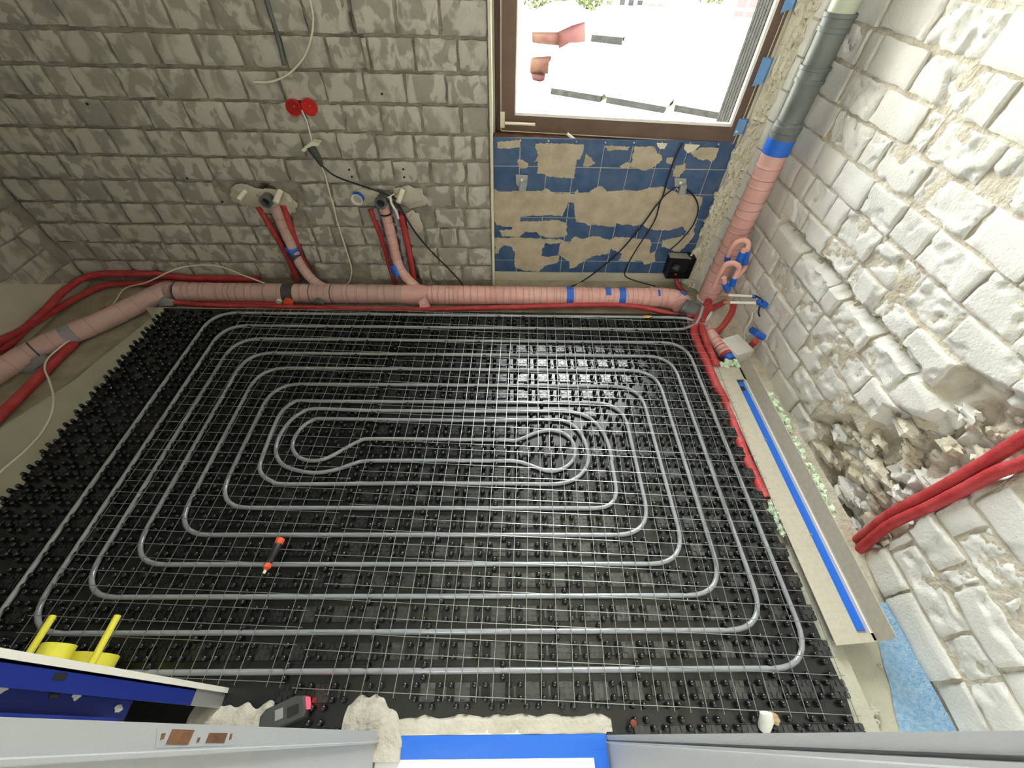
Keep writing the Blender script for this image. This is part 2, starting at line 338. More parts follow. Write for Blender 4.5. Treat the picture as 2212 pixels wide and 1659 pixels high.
CR = courses(KR, lambda x, y: (RW(x, y).y, RW(x, y).z), VR, PR, NR, -.1, YB-.0, .19, rng)
ROUGH = [RW(*p) for p in [(2100, 130), (1850, 200), (1820, 260), (1985, 320), (2130, 350), (2180, 420), (1930, 380), (1910, 350), (1990, 440), (2060, 470), (1700, 600), (1730, 640), (1760, 780), (1790, 560), (1870, 560), (1900, 640), (1930, 600), (1800, 720), (1840, 760), (1760, 830), (1800, 880), (1740, 870), (1860, 820), (1920, 830), (1940, 720), (2010, 690), (2040, 700), (2060, 1250), (2150, 1180), (2170, 1330), (2120, 1240), (2100, 1420)]]
for c in range(NR):
    for i, (u0, u1) in enumerate(zip(CR[c][:-1], CR[c][1:])):
        v0 = VR+c*PR; g1 = .0045+.003*rng.random()
        if u1-u0 < .045: continue
        cu, cv = (u0+u1)/2, v0+PR/2
        rg = any(u0-.01 < q.y < u1+.01 and v0-.01 < q.z < v0+PR+.01 for q in ROUGH)
        rv = rng.uniform(.009, .016) if rg else (rng.uniform(.005, .011) if rng.random() < .6 else 0); hi = rg or rv > .0
        vis = v0 < 1.35
        if inpoly(cu, cv, CAV) and rng.random() < .8: continue
        WR.brick(u0+g1, u1-g1, v0+g1, v0+PR-g1, M['brick_r'], wall_right, (26 if hi else 12) if vis else 6, (17 if hi else 8) if vis else 4, rough=rv, bias=.22 if rg else -.12, tilt=(rng.uniform(-.05, .02), rng.uniform(-.02, .04)), proud=rng.uniform(-.003, .005), seed=rng.random()*99, chip=.0035)
for i in range(46):                                   # broken brick pieces left standing in the hollow
    while True:
        u = rng.uniform(.25, 1.0); v = rng.uniform(-.1, .55)
        if inpoly(u, v, CAV): break
    w = rng.uniform(.018, .045); m = MB(); m.blob(WR.P(u, v, -.05+rng.uniform(-.01, .012)), w*.7, w*1.3, w*rng.uniform(.5, .8), seed=i*1.7, amp=.42, n=11, m=8)
    m.build('brick_fragment', rng.choice((M['brick_r'], M['rubble'], M['mortar_r'])), wall_right, smooth=.45)
# loose mortar crumbs in the chase and the hollow
rb = MB(); rng = random.Random(5)
for i in range(170):
    if i < 90:
        k = rng.randrange(len(CHASE)-1); t = rng.random(); u = CHASE[k][0]*(1-t)+CHASE[k+1][0]*t+rng.uniform(-.02, .02); v = CHASE[k][1]*(1-t)+CHASE[k+1][1]*t+rng.uniform(-.02, .02)
    else:
        while True:
            u = rng.uniform(.2, 1.0); v = rng.uniform(-.1, .6)
            if inpoly(u, v, CAV): break
    s_ = rng.uniform(.006, .016); rb.blob(WR.P(u, v, -.02-field_r(u, v)), s_, s_*1.3, s_, seed=i, n=6, m=4)
tag(rb.build('mortar_crumbs', M['rubble'], wall_right, smooth=.6), kind='stuff')
# --- left wall: a few old bricks, smooth render below
WL = Wall((XL, 0, 0), (0, 1, 0), (1, 0, 0), lambda u, v: 0)
wall_left = WL.backing('wall_left', -.15, YB+.1, ZT-.02, 2.5, M['mortar_b'], 40, 40, depth=.010, amp=.006)
rng = random.Random(21)
for c in range(14):
    v0 = VB+c*PB; u = YB-.06*(c % 2)
    while u > .0:
        w = rng.uniform(.13, .2); u0 = u-w
        if not (c < 4 and u < YB-.14*(c+1)+.02) and not (c < 4 and rng.random() < .12):
            WL.brick(u0+.006, u-.006, v0+.006, v0+PB-.006, rng.choice(M['brick_bs']), wall_left, 7, 5, tilt=(rng.uniform(-.03, .03), 0), seed=rng.random()*99, chip=.0035)
        u = u0
m = MB(); m.prism([(XL, YB, ZT), (XL, -.1, ZT), (XL, -.1, VB+4.1*PB), (XL, YB-.62, VB+4*PB), (XL, YB-.5, VB+3*PB), (XL, YB-.38, VB+2*PB), (XL, YB-.2, VB+.8*PB), (XL, YB-.05, ZT+.04)], (.008, 0, 0)); m.build('render_coat', M['plaster'], wall_left)
# --- window recess: wall below the sill, tiles, reveals
niche = MB(); niche.box(XE, XR, YN+.004, YN+.13, ZT, .70); niche = tag(niche.build('wall_window', M['grout']), kind='structure')
above = MB(); above.box(XE, XR, YN, YN+.25, 2.40, 2.5); above.box(XE-.02, XR, YN+.13, YN+.25, ZT-.1, .63)
above.box(-.6, -.052, YN+.11, YN+.33, ZT, 2.5); above.box(1.165, 1.6, YN+.05, YN+.33, ZT, 2.5); above.box(-.6, 1.6, YN+.15, YN+.25, 2.40, 2.5)
above.build('masonry', M['plaster'], niche)
n7 = zm(1040, 280, 3.687); NI = lambda x, y, Y=YN: BK(*n7(x, y), Y)
XC = [NI(x, 400).x for x in (95, 300, 510, 720, 935, 1150, 1360, 1570, 1785)]
XC.append(1.135)
ZC = [NI(1500, y).z for y in (140, 315, 517, 718, 905, 1057, 1135)]; ZC[0] = .73; ZC[-1] = -.028
rng = random.Random(9)
for j in range(6):
    for i in range(len(XC)-1):
        d = rng.uniform(0, .0015); m = MB(); x0, x1, z1, z0 = XC[i]+.0022, XC[i+1]-.0022, ZC[j]-.0022, ZC[j+1]+.0022
        if x1-x0 < .01 or z1-z0 < .01: continue
        e = .002; m.add([(x0, YN+.01, z0), (x1, YN+.01, z0), (x1, YN+.01, z1), (x0, YN+.01, z1), (x0, YN-d+e, z0), (x1, YN-d+e, z0), (x1, YN-d+e, z1), (x0, YN-d+e, z1), (x0+e, YN-d, z0+e), (x1-e, YN-d, z0+e), (x1-e, YN-d, z1-e), (x0+e, YN-d, z1-e)],
              [(0, 1, 5, 4), (1, 2, 6, 5), (2, 3, 7, 6), (3, 0, 4, 7), (4, 5, 9, 8), (5, 6, 10, 9), (6, 7, 11, 10), (7, 4, 8, 11), (8, 9, 10, 11)])
        m.build('tile', M['tile'], niche, loc=((x0+x1)/2, YN, (z0+z1)/2))
PT = [[(125, 100), (310, 80), (308, 140), (200, 150), (125, 145)],
 [(430, 108), (815, 115), (815, 150), (790, 230), (755, 240), (750, 310), (740, 385), (620, 380), (520, 370), (505, 355), (440, 345), (450, 250), (420, 260), (455, 200), (425, 140)],
 [(290, 235), (330, 240), (372, 265), (365, 300), (320, 312), (290, 290)], [(835, 190), (880, 230), (905, 270), (850, 295), (810, 290), (820, 240)],
 [(985, 125), (1180, 135), (1165, 165), (1080, 160), (1000, 165)], [(1215, 135), (1370, 135), (1400, 190), (1430, 200), (1440, 240), (1380, 290), (1310, 325), (1190, 300), (1200, 220), (1215, 180)],
 [(1100, 290), (1160, 255), (1195, 270), (1180, 300), (1120, 310)], [(1475, 225), (1520, 215), (1535, 250), (1510, 275), (1470, 265)], [(1540, 290), (1630, 265), (1620, 320), (1560, 380), (1520, 370)],
 [(1660, 180), (1760, 140), (1890, 145), (1870, 220), (1830, 260), (1800, 235), (1760, 245), (1690, 215)],
 [(95, 470), (150, 495), (330, 485), (480, 490), (510, 465), (550, 490), (600, 510), (680, 505), (740, 515), (760, 470), (770, 505), (860, 500), (920, 455), (960, 450), (1000, 495), (1080, 485), (1150, 480), (1240, 490), (1330, 460), (1450, 455), (1480, 470), (1560, 500), (1640, 520), (1760, 540), (1750, 600), (1730, 660), (1715, 720), (1690, 800), (1640, 830), (1600, 770), (1500, 800), (1430, 800), (1330, 790), (1280, 750), (1210, 770), (1190, 755), (1110, 755), (1070, 740), (1050, 775), (960, 760), (900, 755), (850, 765), (820, 740), (750, 735), (735, 580), (690, 575), (640, 690), (570, 680), (430, 685), (310, 690), (305, 730), (430, 730), (600, 720), (670, 740), (680, 760), (680, 840), (660, 850), (560, 860), (470, 845), (440, 815), (350, 810), (300, 855), (250, 850), (160, 845), (140, 800), (240, 795), (250, 770), (190, 770), (120, 755), (98, 700)],
 [(105, 860), (300, 858), (640, 875), (640, 900), (560, 910), (510, 900), (480, 960), (475, 1005), (550, 1010), (620, 1000), (600, 1060), (500, 1085), (460, 1130), (340, 1120), (275, 1100), (260, 1060), (265, 980), (235, 930), (180, 920), (145, 950), (140, 985), (105, 990)],
 [(640, 880), (700, 900), (740, 850), (800, 870), (870, 850), (920, 850), (1020, 880), (1070, 850), (1190, 865), (1330, 870), (1350, 900), (1340, 990), (1380, 970), (1380, 1050), (1300, 1075), (1270, 1040), (1180, 1050), (1090, 1040), (1120, 990), (1030, 945), (1010, 985), (880, 1010), (810, 1050), (760, 1085), (700, 1105), (700, 1050), (610, 990), (620, 930)],
 [(1440, 880), (1500, 870), (1640, 835), (1690, 805), (1700, 830), (1650, 900), (1560, 990), (1500, 950), (1430, 930)]]
from mathutils.geometry import tessellate_polygon
for q in PT:
    # densify the outline and roughen it
    pts = []
    for (a, b), (c, d) in zip(q, q[1:]+q[:1]):
        k = max(1, int(math.hypot(c-a, d-b)/14))
        for i in range(k):
            t = i/k; j = 0 if i == 0 else 7; pts.append((a+(c-a)*t+rng.uniform(-j, j), b+(d-b)*t+rng.uniform(-j, j)*.7))
    P3 = [NI(x, y, YN-.0005) for x, y in pts]; tri = tessellate_polygon([P3]); n = len(P3)
    m = MB(); m.add(P3+[p+Vector((0, -.0035, 0)) for p in P3], [(n+a, n+b, n+c) for a, b, c in tri]+[(i, (i+1) % n, n+(i+1) % n, n+i) for i in range(n)])
    ob = m.build('adhesive_patch', M['tile_g'], niche)
    bmesh_fix = ob.data; bmesh_fix.validate()
# plaster strip below the tiles, broken plaster lip above
m = MB(); m.prism([(XE, YN-.004, ZT), (1.16, YN-.004, ZT), (1.16, YN-.004, -.030), (XE, YN-.004, -.026)], (0, .02, 0)); m.build('plaster_strip', M['plaster'], niche)
lip = [NI(x, y) for x, y in [(90, 92), (300, 95), (600, 100), (780, 104), (1100, 112), (1400, 108), (1800, 120), (2000, 128)]]
top = [p+Vector((0, 0, .006)) for p in lip]
m = MB()
for a, b, c, d in zip(lip[:-1], lip[1:], top[1:], top[:-1]): m.hexa([a, b, b+Vector((0, .014, 0)), a+Vector((0, .014, 0)), d, c, c+Vector((0, .014, 0)), d+Vector((0, .014, 0))])
m.build('sill_plaster', M['plaster_l'], niche)
for i, pl_ in enumerate([[(1395, 105), (1480, 108), (1455, 150), (1420, 150), (1400, 130)], [(1620, 112), (1740, 120), (1690, 165), (1640, 185), (1610, 150)]]):
    m = MB(); m.prism([NI(x, y, YN-.002) for x, y in pl_], (0, -.006, 0)); m.build('plaster_lump', M['plaster_l'], niche)
# left reveal strip
m = MB(); m.prism([(XE, YB-.012, ZT+.02), (XE, YB-.012, 2.42), (XE, YN+.1, 2.42), (XE, YN+.1, .74), (XE, YN, .735), (XE, YN, ZT)], (.012, 0, 0)); m.build('reveal_plaster', M['plaster_l'], wall_back)
# --- pier right of the window: bricks with two faces showing, broken plaster between pier and tiles
pier = MB(); pier.box(1.205, XR+.1, YP+.02, YN+.13, ZT, 2.5); pier.hexa([(1.14, YN-.02, ZT), (1.22, YP+.025, ZT), (1.22, YN+.1, ZT), (1.14, YN+.1, ZT), (1.14, YN-.02, 2.5), (1.22, YP+.025, 2.5), (1.22, YN+.1, 2.5), (1.14, YN+.1, 2.5)])
pier = tag(pier.build('wall_pier', M['plaster_l']), kind='structure')
zc = zm(1450, 280, 5.53)
rng = random.Random(31)
for c in range(-1, 15):
    v0 = .045+c*PR-.0; g1 = .004
    x0 = 1.195+rng.uniform(-.006, .006); d0 = YN-.055+rng.uniform(-.02, .02)
    vs = []
    m = MB()
    pts = [(x0+.006, YP), (XR, YP), (XR, YP+.05), (x0+.05, d0+.03), (x0-.008+rng.uniform(-.005, .005), d0), (x0, YP+.006)]
    m.prism([(a, b, v0+g1) for a, b in pts], (0, 0, PR-2*g1)); m.build('brick', M['brick_r'], pier, loc=(x0+.05, YP+.03, v0+PR/2))
cr = MB()
for i in range(420):
    z = rng.uniform(ZT, 1.5); t = rng.uniform(.3 if z > .72 else 0, 1); cr.blob((1.132+.066*t, YN-.012-.062*t, z), rng.uniform(.008, .02), rng.uniform(.008, .018), rng.uniform(.01, .035), seed=i, amp=.5, n=7, m=5)
tag(cr.build('broken_plaster', M['plaster_l'], pier, smooth=.6), kind='stuff')
# reveal beside the window: cream plaster with remains of blue tile
m = MB(); m.prism([(1.115, YN+.02, .70), (1.15, YN-.015, .70), (1.15, YN-.015, 2.42), (1.115, YN+.02, 2.42)], (.05, .05, 0)); m.build('reveal_plaster', M['plaster_l'], pier)
for z0, z1 in ((.755, .83), (.955, 1.06), (1.2, 1.33)):
    m = MB(); m.prism([(1.117, YN+.016, z0), (1.144, YN-.011, z0+.02), (1.144, YN-.011, z1), (1.117, YN+.016, z1)], (-.02, -.02, 0)); m.build('tile_remnant', mat('sky_blue_glaze', (.16, .33, .62), .4), pier)
# --- front wall with the doorway, ceiling, floor
m = MB(); m.box(XL-.1, -.36, -.14, -.02, ZT, 2.5); m.box(.32, XR+.1, -.14, -.02, ZT, 2.5); m.box(-.36, .32, -.14, -.02, 2.02, 2.5)
wall_front = tag(m.build('wall_front', M['ceil']), kind='structure')
m = MB(); m.box(XL-.1, XR+.1, -.14, YN+.3, 2.5, 2.6); tag(m.build('ceiling', M['ceil']), kind='structure')
m = MB(); m.box(XL-.1, XR+.1, -1.3, YN+.13, ZT-.15, ZT); floor = tag(m.build('floor', M['earth']), kind='structure')
sl = [FL(*p, ZS) for p in [(390, 652), (330, 685), (250, 748), (160, 822), (0, 925)]]
sl = [(-2.0, 1.83)]+[(p.x, p.y) for p in sl[1:]]+[(-2.15, .3), (-2.15, -.14), (1.075, -.14), (1.075, .2), (1.10, .35), (1.17, .6), (1.17, 1.38), (1.06, 1.5), (1.03, 1.815)]
pb = MB(); pv = []
for j in range(25):
    for i in range(13):
        x, y = 1.05+.28*i/12, -.05+.60*j/24; pv.append((x, y, ZT+.006+max(0, 1.10-x)*.75+.004*fbm(Vector((x*20, y*20, 2)))))
pb.add(pv, [(j*13+i, j*13+i+1, (j+1)*13+i+1, (j+1)*13+i) for j in range(24) for i in range(12)]); pb.build('pit_bed', M['screed'], floor, smooth=1.0)
m = MB(); m.prism([(x, y, ZT) for x, y in sl][::-1], (0, 0, ZS-ZT)); m.build('screed', M['screed'], floor)
# ------------------------------------------------------------------ window
A0 = Vector((-.03, 2.315, 0)); B0 = Vector((1.12, 2.20, 0)); SU = (B0-A0).normalized(); SNr = Vector((-SU.y, SU.x, 0))   # SNr points outdoors
def SPt(x, y, off=0.0):
    d = Vector((x-1106)/FPX*_r2+(y-829.5)/FPX*_d2+_f); o = Vector((0, 0, CH)); q = A0+SNr*off
    return o+d*((q-o).dot(SNr)/d.dot(SNr))
def s_of(x, y, off=0.0): return (SPt(x, y, off)-A0).dot(SU)
def wbox(b, s0, s1, z0, z1, o0, o1):
    q = lambda s, z, o: A0+SU*s+SNr*o+Vector((0, 0, z))
    return b.hexa([q(s0, z0, o0), q(s1, z0, o0), q(s1, z0, o1), q(s0, z0, o1), q(s0, z1, o0), q(s1, z1, o0), q(s1, z1, o1), q(s0, z1, o1)])
win = tag(bpy.data.objects.new('window_1', None), 'brown framed window standing slightly askew above the blue tiles', None, kind='structure'); COL.objects.link(win); win.location = (.55, 2.3, .75); WLOC['window_1'] = Vector((.55, 2.3, .75))
zt = 2.34
sl0, sr0 = s_of(1083, 140), s_of(1649.5, 140); gl0, gr0 = s_of(1114, 140), s_of(1631, 140)
zb, zg = SPt(1368, 297).z, SPt(1340, 261).z
m = MB(); wbox(m, sl0, gl0, zb, zt, 0, .05); wbox(m, gr0, sr0, zb, zt, 0, .05); wbox(m, gl0, gr0, zb, zg, 0, .05); wbox(m, gl0, gr0, zt-.07, zt, 0, .05)
sash = m.build('sash', M['frame'], win)
m = MB(); w_ = .012
wbox(m, gl0, gl0+.006, zg, zt-.07, -.002, .02); wbox(m, gr0-w_, gr0, zg, zt-.07, -.002, .02); wbox(m, gl0, gr0, zg, zg+w_, -.002, .02)
m.build('glazing_bead', M['bead'], sash)
m = MB(); wbox(m, gl0, gr0, zg, zt-.07, .022, .026); m.build('pane', M['glass'], sash)
m = MB(); fl0, fr0 = s_of(1064, 140, .03), s_of(1664, 140, .0)
zf = SPt(1080, 303, .03).z-.03
wbox(m, fl0, sl0+.02, zf, zt+.06, .03, .09); wbox(m, sl0, fr0, zf, zb+.02, .03, .09); wbox(m, sl0, fr0, zt-.02, zt+.06, .03, .09); wbox(m, sr0+.004, fr0, zf+.03, zt+.06, .004, .09)
fr_ = m.build('outer_frame', M['frame'], win)
m = MB(); wbox(m, sl0-.004, sl0, zb, zt, -.002, .03); wbox(m, sr0, sr0+.004, zb, zt, -.003, .01); wbox(m, sl0, sr0, zb-.004, zb, -.002, .02); m.build('seal_strip', M['seal'], fr_)
m = MB(); zl = lip[0].z+.001; m.prism([(XE, YN+.012, zl-.02), (1.13, YN+.012, zl-.02), (1.13, 2.22, zl-.02), (XE, 2.37, zl-.02)], (0, 0, .02)); m.build('sill_board', M['rust'], win)
hz0 = SPt(1088, 262)
m = MB(); s0 = s_of(1081, 258); wbox(m, s0, s0+.022, SPt(1088, 275).z, SPt(1088, 241).z, -.008, 0)
hd = m.build('handle_plate', M['cream'], sash)
m = MB(); p0 = SPt(1092, 266, -.03); p1 = SPt(1156, 269, -.035); m.tube([SPt(1091, 265, 0), SPt(1091, 266, -.025), p0, p1], .0065, 8); m.build('handle', M['cream'], sash, smooth=.6)
m = MB(); s0 = s_of(1588, 280); wbox(m, s0, s0+.014, SPt(1590, 288).z, SPt(1590, 266).z, -.008, 0); m.tube([SPt(1588, 285, -.012), SPt(1597, 283, -.012)], .005, 8); m.build('hinge', M['cream'], sash, smooth=.6)
pin = MB(); pin.tube([SPt(1225, 289, -.02), SPt(1240, 301, -.03)], [.008, .008], 10); pin.tube([SPt(1238, 300, -.029), SPt(1243, 303, -.031)], [.009, .007], 10)
tag(pin.build('wall_plug', M['white_pl'], smooth=.6), 'short white plastic plug lying on the ledge under the brown window', 'plug')
# outer reveal with ribbed render
q0 = at(1622, 140, 1, 2.42); az = at(1592, 140, 1, 1.0).x; y2 = q0.x/az
m = MB(); m.box(q0.x-.0, q0.x+.2, 2.40, y2, .55, 2.4)
for k in range(5):
    yy = 2.42+(y2-2.42)*(k+.5)/5; m.box(q0.x-.008, q0.x, yy-.012, yy+.012, .55, 2.2)
m.build('outer_reveal', M['ribbed'], niche)
# ------------------------------------------------------------------ yard outside
ZG = -.30
m = MB(); m.box(-12, 14, 2.6, 40, ZG-.1, ZG); tag(m.build('ground_yard', M['ground']), kind='structure')
def pack(name, label, x0, y0, x1, y1, ytop, depth, gap=.07, mt='white_out'):
    a, b = FL(x0, y0, ZG), FL(x1, y1, ZG); top = max(.15, at((x0+x1)/2, ytop, 1, (a.y+b.y)/2).z-ZG)
    u = (b-a).normalized(); v = Vector((-u.y, u.x, 0)); L = (b-a).length
    t = thing(name, label, 'block pack', (a+b)/2, 'packs of building blocks in the yard')
    P = lambda s, d, h: a+u*s+v*d+Vector((0, 0, h))
    m = MB()
    for k in range(3):
        d0 = depth*k*.45; m.hexa([P(.03, d0, 0), P(L-.03, d0, 0), P(L-.03, d0+.1, 0), P(.03, d0+.1, 0), P(.03, d0, gap), P(L-.03, d0, gap), P(L-.03, d0+.1, gap), P(.03, d0+.1, gap)])
    m.build('pallet', M['pallet'], t)
    # wrapped stack with softened edges
    e = .02; m = MB(); rows = [(gap, e), (gap+e, 0), (top-e, 0), (top, e)]
    vs = []
    for h, i in rows: vs += [P(i, i, h), P(L-i, i, h), P(L-i, depth-i, h), P(i, depth-i, h)]
    m.add(vs, [(0, 3, 2, 1), (12, 13, 14, 15)]+[(r*4+k, r*4+(k+1) % 4, (r+1)*4+(k+1) % 4, (r+1)*4+k) for r in range(3) for k in range(4)])
    m.build('wrapped_stack', M[mt], t); return t
pack('block_pack', 'white wrapped block pack nearest the window handle side, front row', 1185, 203, 1300, 222, 120, .9)
pack('block_pack', 'white wrapped block pack in the middle of the front row', 1304, 222, 1438, 246, 135, .9)
pack('block_pack', 'white wrapped block pack of the front row beside the ribbed reveal', 1450, 240, 1572, 262, 172, .9)
pack('block_pack', 'white block pack in the second row behind the middle front pack', 1340, 136, 1478, 149, 40, 1.2, .06)
pack('block_pack', 'white block pack in the second row farthest right', 1480, 168, 1590, 184, 62, 1.2, .06)
pack('block_pack', 'white block pack behind the red film, standing on grey timber', 1272, 92, 1345, 99, 30, 1.0, .12)
# tall stack of hollow blocks with square holes
a, b = FL(1318, 80, ZG), FL(1374, 84, ZG); t = thing('hollow_block_stack', 'tall pale stack of hollow blocks with grey square holes, far back', 'block stack', (a+b)/2)
u = (b-a).normalized(); v = Vector((-u.y, u.x, 0)); L = (b-a).length
P = lambda s, d, h: a+u*s+v*d+Vector((0, 0, h))
m = MB(); m.hexa([P(0, 0, 0), P(L, 0, 0), P(L, .8, 0), P(0, .8, 0), P(0, 0, 1.5), P(L, 0, 1.5), P(L, .8, 1.5), P(0, .8, 1.5)]); m.build('stack', M['white_out'], t)
hole = MB()
hz = (at(1340, 75, 1, a.y).z-at(1340, 57, 1, a.y).z)
z_ = at(1335, 57, 1, a.y).z-ZG
for j in range(5):
    for i in range(3):
        m = MB(); s_ = .15*L+i*.32*L; m.hexa([P(s_, -.004, z_+j*.16), P(s_+.2*L, -.004, z_+j*.16), P(s_+.2*L, .01, z_+j*.16), P(s_, .01, z_+j*.16), P(s_, -.004, z_+j*.16+.09), P(s_+.2*L, -.004, z_+j*.16+.09), P(s_+.2*L, .01, z_+j*.16+.09), P(s_, .01, z_+j*.16+.09)]); m.build('block_hole', M['pallet'], t)
# pink printed packs
for (x0, x1, yb, lab) in ((1374, 1432, 40, 'pale pink printed pack on the yard behind the white blocks'), (1574, 1650, 58, 'pink printed pack at the far right beside the bushes')):
    a, b = FL(x0, yb, ZG), FL(x1, yb+2, ZG); t = thing('printed_pack', lab, 'pack', (a+b)/2)
    m = MB(); m.box(a.x, b.x, a.y, a.y+.8, ZG, ZG+.9); m.build('pack_body', M['white_out'], t)
    w = (b.x-a.x)/3
    for i in range(3):
        for j in range(3):
            m = MB(); m.box(a.x+i*w+.02, a.x+(i+1)*w-.03, a.y-.006, a.y, ZG+.05+j*.28, ZG+.27+j*.28); m.build('print_panel', mat('dark_red_print', (.034, .017, .019), .8), t)
# film covered heap
YF = 7.6
t = thing('film_heap', 'heap of insulation under red and orange printed film left of the white packs', 'film heap', at(1200, 180, 1, YF))
def film(name, mt, px, dy=.5, amp=.03):
    pts = [at(x, y, 1, YF) for x, y in px]; n = len(pts); tri = tessellate_polygon([pts]); b = MB()
    c = sum(pts, Vector())/n
    fr = [p+Vector((0, amp*noise.noise(p*3), 0)) for p in pts]
    b.add(fr+[c+Vector((0, -.12, .02))]+[p+Vector((0, dy, 0)) for p in pts], [(i, (i+1) % n, n) for i in range(n)]+[((i+1) % n, i, n+1+i, n+1+(i+1) % n) for i in range(n)])
    o = b.build(name, M[mt], t, smooth=3.2)
film('red_film', 'sheet_red', [(1205, 68), (1235, 55), (1264, 48), (1265, 105), (1262, 107), (1235, 112), (1210, 118), (1205, 95)])
film('orange_film', 'sheet_or', [(1150, 70), (1205, 70), (1205, 98), (1175, 95), (1150, 92)])
film('white_film', 'white_out', [(1150, 93), (1206, 98), (1210, 118), (1190, 122), (1150, 124)])
film('torn_film', 'sheet_or', [(1150, 124), (1200, 118), (1186, 135), (1184, 160), (1145, 158)])
film('hanging_film', 'sheet_red', [(1147, 158), (1178, 162), (1174, 182), (1150, 172)])
film('white_cap', 'white_out', [(1150, 69), (1185, 34), (1215, 24), (1262, 27), (1265, 46), (1235, 55), (1205, 69)], .9)
# bushes
def bush(label, px, y, r, n, seed):
    c = at(*px, 1, y); rng = random.Random(seed); b = MB()
    for i in range(n):
        d = Vector((rng.gauss(0, 1), rng.gauss(0, 1), rng.gauss(0, 1))).normalized()*r*rng.uniform(.5, 1); p = c+Vector((d.x*1.3, d.y, d.z))
        a = Vector((rng.gauss(0, 1), rng.gauss(0, 1), rng.gauss(0, 1))).normalized(); w = a.orthogonal().normalized(); h = rng.uniform(.05, .1)
        b.add([p-a*h, p+w*h*.5, p+a*h, p-w*h*.5], [(0, 1, 2, 3)])
    t = thing('bush', label, 'bush', (c.x, c.y, ZG)); tag(b.build('foliage', M['leaf'], t), kind='stuff')
    k = MB(); k.tube([(c.x, c.y, ZG), (c.x, c.y, c.z)], [.06, .03], 6); k.build('trunk', M['rust'], t)
bush('leafy green bush above the film covered heap', (1225, 0), 14.5, .95, 1700, 1)
bush('yellow green bush left of the far right pink pack', (1562, 18), 16.0, .7, 1000, 2)
# grey timber beside heap
a = FL(1120, 190, ZG); m = MB(); m.box(a.x-.5, a.x+.02, a.y, a.y+.3, ZG, ZG+1.5); tag(m.build('white_post', M['white_out'], smooth=None), 'white rendered post at the left edge of the window view', 'post')
# ------------------------------------------------------------------ studded floor-heating mat
L0, Y0 = -1.564, .1465
XLc = lambda i: L0+.1*i
XRc = lambda i: .940-.1*i
YK = lambda k: Y0+.1*k
mt_ = thing('studded_heating_mat', 'glossy black studded floor heating mat covering most of the floor', 'heating mat', (-.4, .9, ZS))
_me = [FL(x, y, -.015) for x, y in ((1844, 1560), (1760, 1350), (1675, 1150), (1631, 1063), (1602, 988), (1554, 880), (1528, 804), (1519, 794), (1509, 765), (1490, 717))]
_me = [(p.y, p.x) for p in _me]
def matx1(y): return float(np.interp(y, [a for a, b in _me], [b for a, b in _me]))
m = MB()
edge = [(-1.835+.012*((i*7) % 3-1), 1.79-i*(1.75/18)) for i in range(19)]
ring = [(-1.84, 1.79)]+edge+[(-1.82, -.02), (.985, -.02)]+[(matx1(i*.1)+.005*((i*5) % 3-1), i*.1) for i in range(18)]+[(1.02, 1.785)]
m.prism([(x, y, ZS) for x, y in ring], (0, 0, .027)); m.build('base_sheet', M['mat'], mt_)
pads, studs = MB(), MB()
ns = 7
sv = []
for h, r in ((0, .0092), (.014, .0082), (.0185, .0068), (.0205, .0035)):
    for k in range(ns): t = 2*math.pi*k/ns; sv.append((r*math.cos(t), r*math.sin(t), h))
sf = [(j*ns+k, j*ns+(k+1) % ns, (j+1)*ns+(k+1) % ns, (j+1)*ns+k) for j in range(3) for k in range(ns)]+[tuple(range(3*ns, 4*ns))]
PX0, PY0 = -1.812, -.0035
def pad(cx, cy):
    z0, zg, z1 = -.009, -.0045, -.0012; w, c = .0238, .003
    o = [(-w, -w), (w, -w), (w, w), (-w, w)]
    pads.add([(cx+x, cy+y, z0) for x, y in o]+[(cx+x*(w-c)/w, cy+y*(w-c)/w, zg) for x, y in o], [(4, 5, 6, 7), (0, 1, 5, 4), (1, 2, 6, 5), (2, 3, 7, 6), (3, 0, 4, 7)])
    def poly(q):
        n = len(q); pads.add([(cx+x, cy+y, zg) for x, y in q]+[(cx+x, cy+y, z1) for x, y in q], [tuple(range(n, 2*n))]+[(k, (k+1) % n, n+(k+1) % n, n+k) for k in range(n)])
    a, l = .0058, .0172
    poly([(a, -l), (a, -a), (l, -a), (l, a), (a, a), (a, l), (-a, l), (-a, a), (-l, a), (-l, -a), (-a, -a), (-a, -l)])      # raised cross
    g, e = .0082, w-.0022
    for sx in (-1, 1):
        for sy in (-1, 1):                                                                                       # corner lands, groove between
            q = [(sx*g, sy*(g+.003)), (sx*(g+.003), sy*g), (sx*e, sy*g), (sx*e, sy*e), (sx*g, sy*e)]
            poly(q if sx*sy > 0 else q[::-1])
    for q in ([(-a, l+.0024), (a, l+.0024), (a, e), (-a, e)], [(-a, -e), (a, -e), (a, -l-.0024), (-a, -l-.0024)], [(l+.0024, -a), (e, -a), (e, a), (l+.0024, a)], [(-e, -a), (-l-.0024, -a), (-l-.0024, a), (-e, a)]): poly(q)
def bar(cx, cy, hx, hy):
    a = [(cx-hx, cy-hy), (cx+hx, cy-hy), (cx+hx, cy+hy), (cx-hx, cy+hy)]
    pads.add([(x, y, -.009) for x, y in a]+[(cx+(x-cx)*.8, cy+(y-cy)*.9, -.0035) for x, y in a], [(4, 5, 6, 7), (0, 1, 5, 4), (1, 2, 6, 5), (2, 3, 7, 6), (3, 0, 4, 7)])
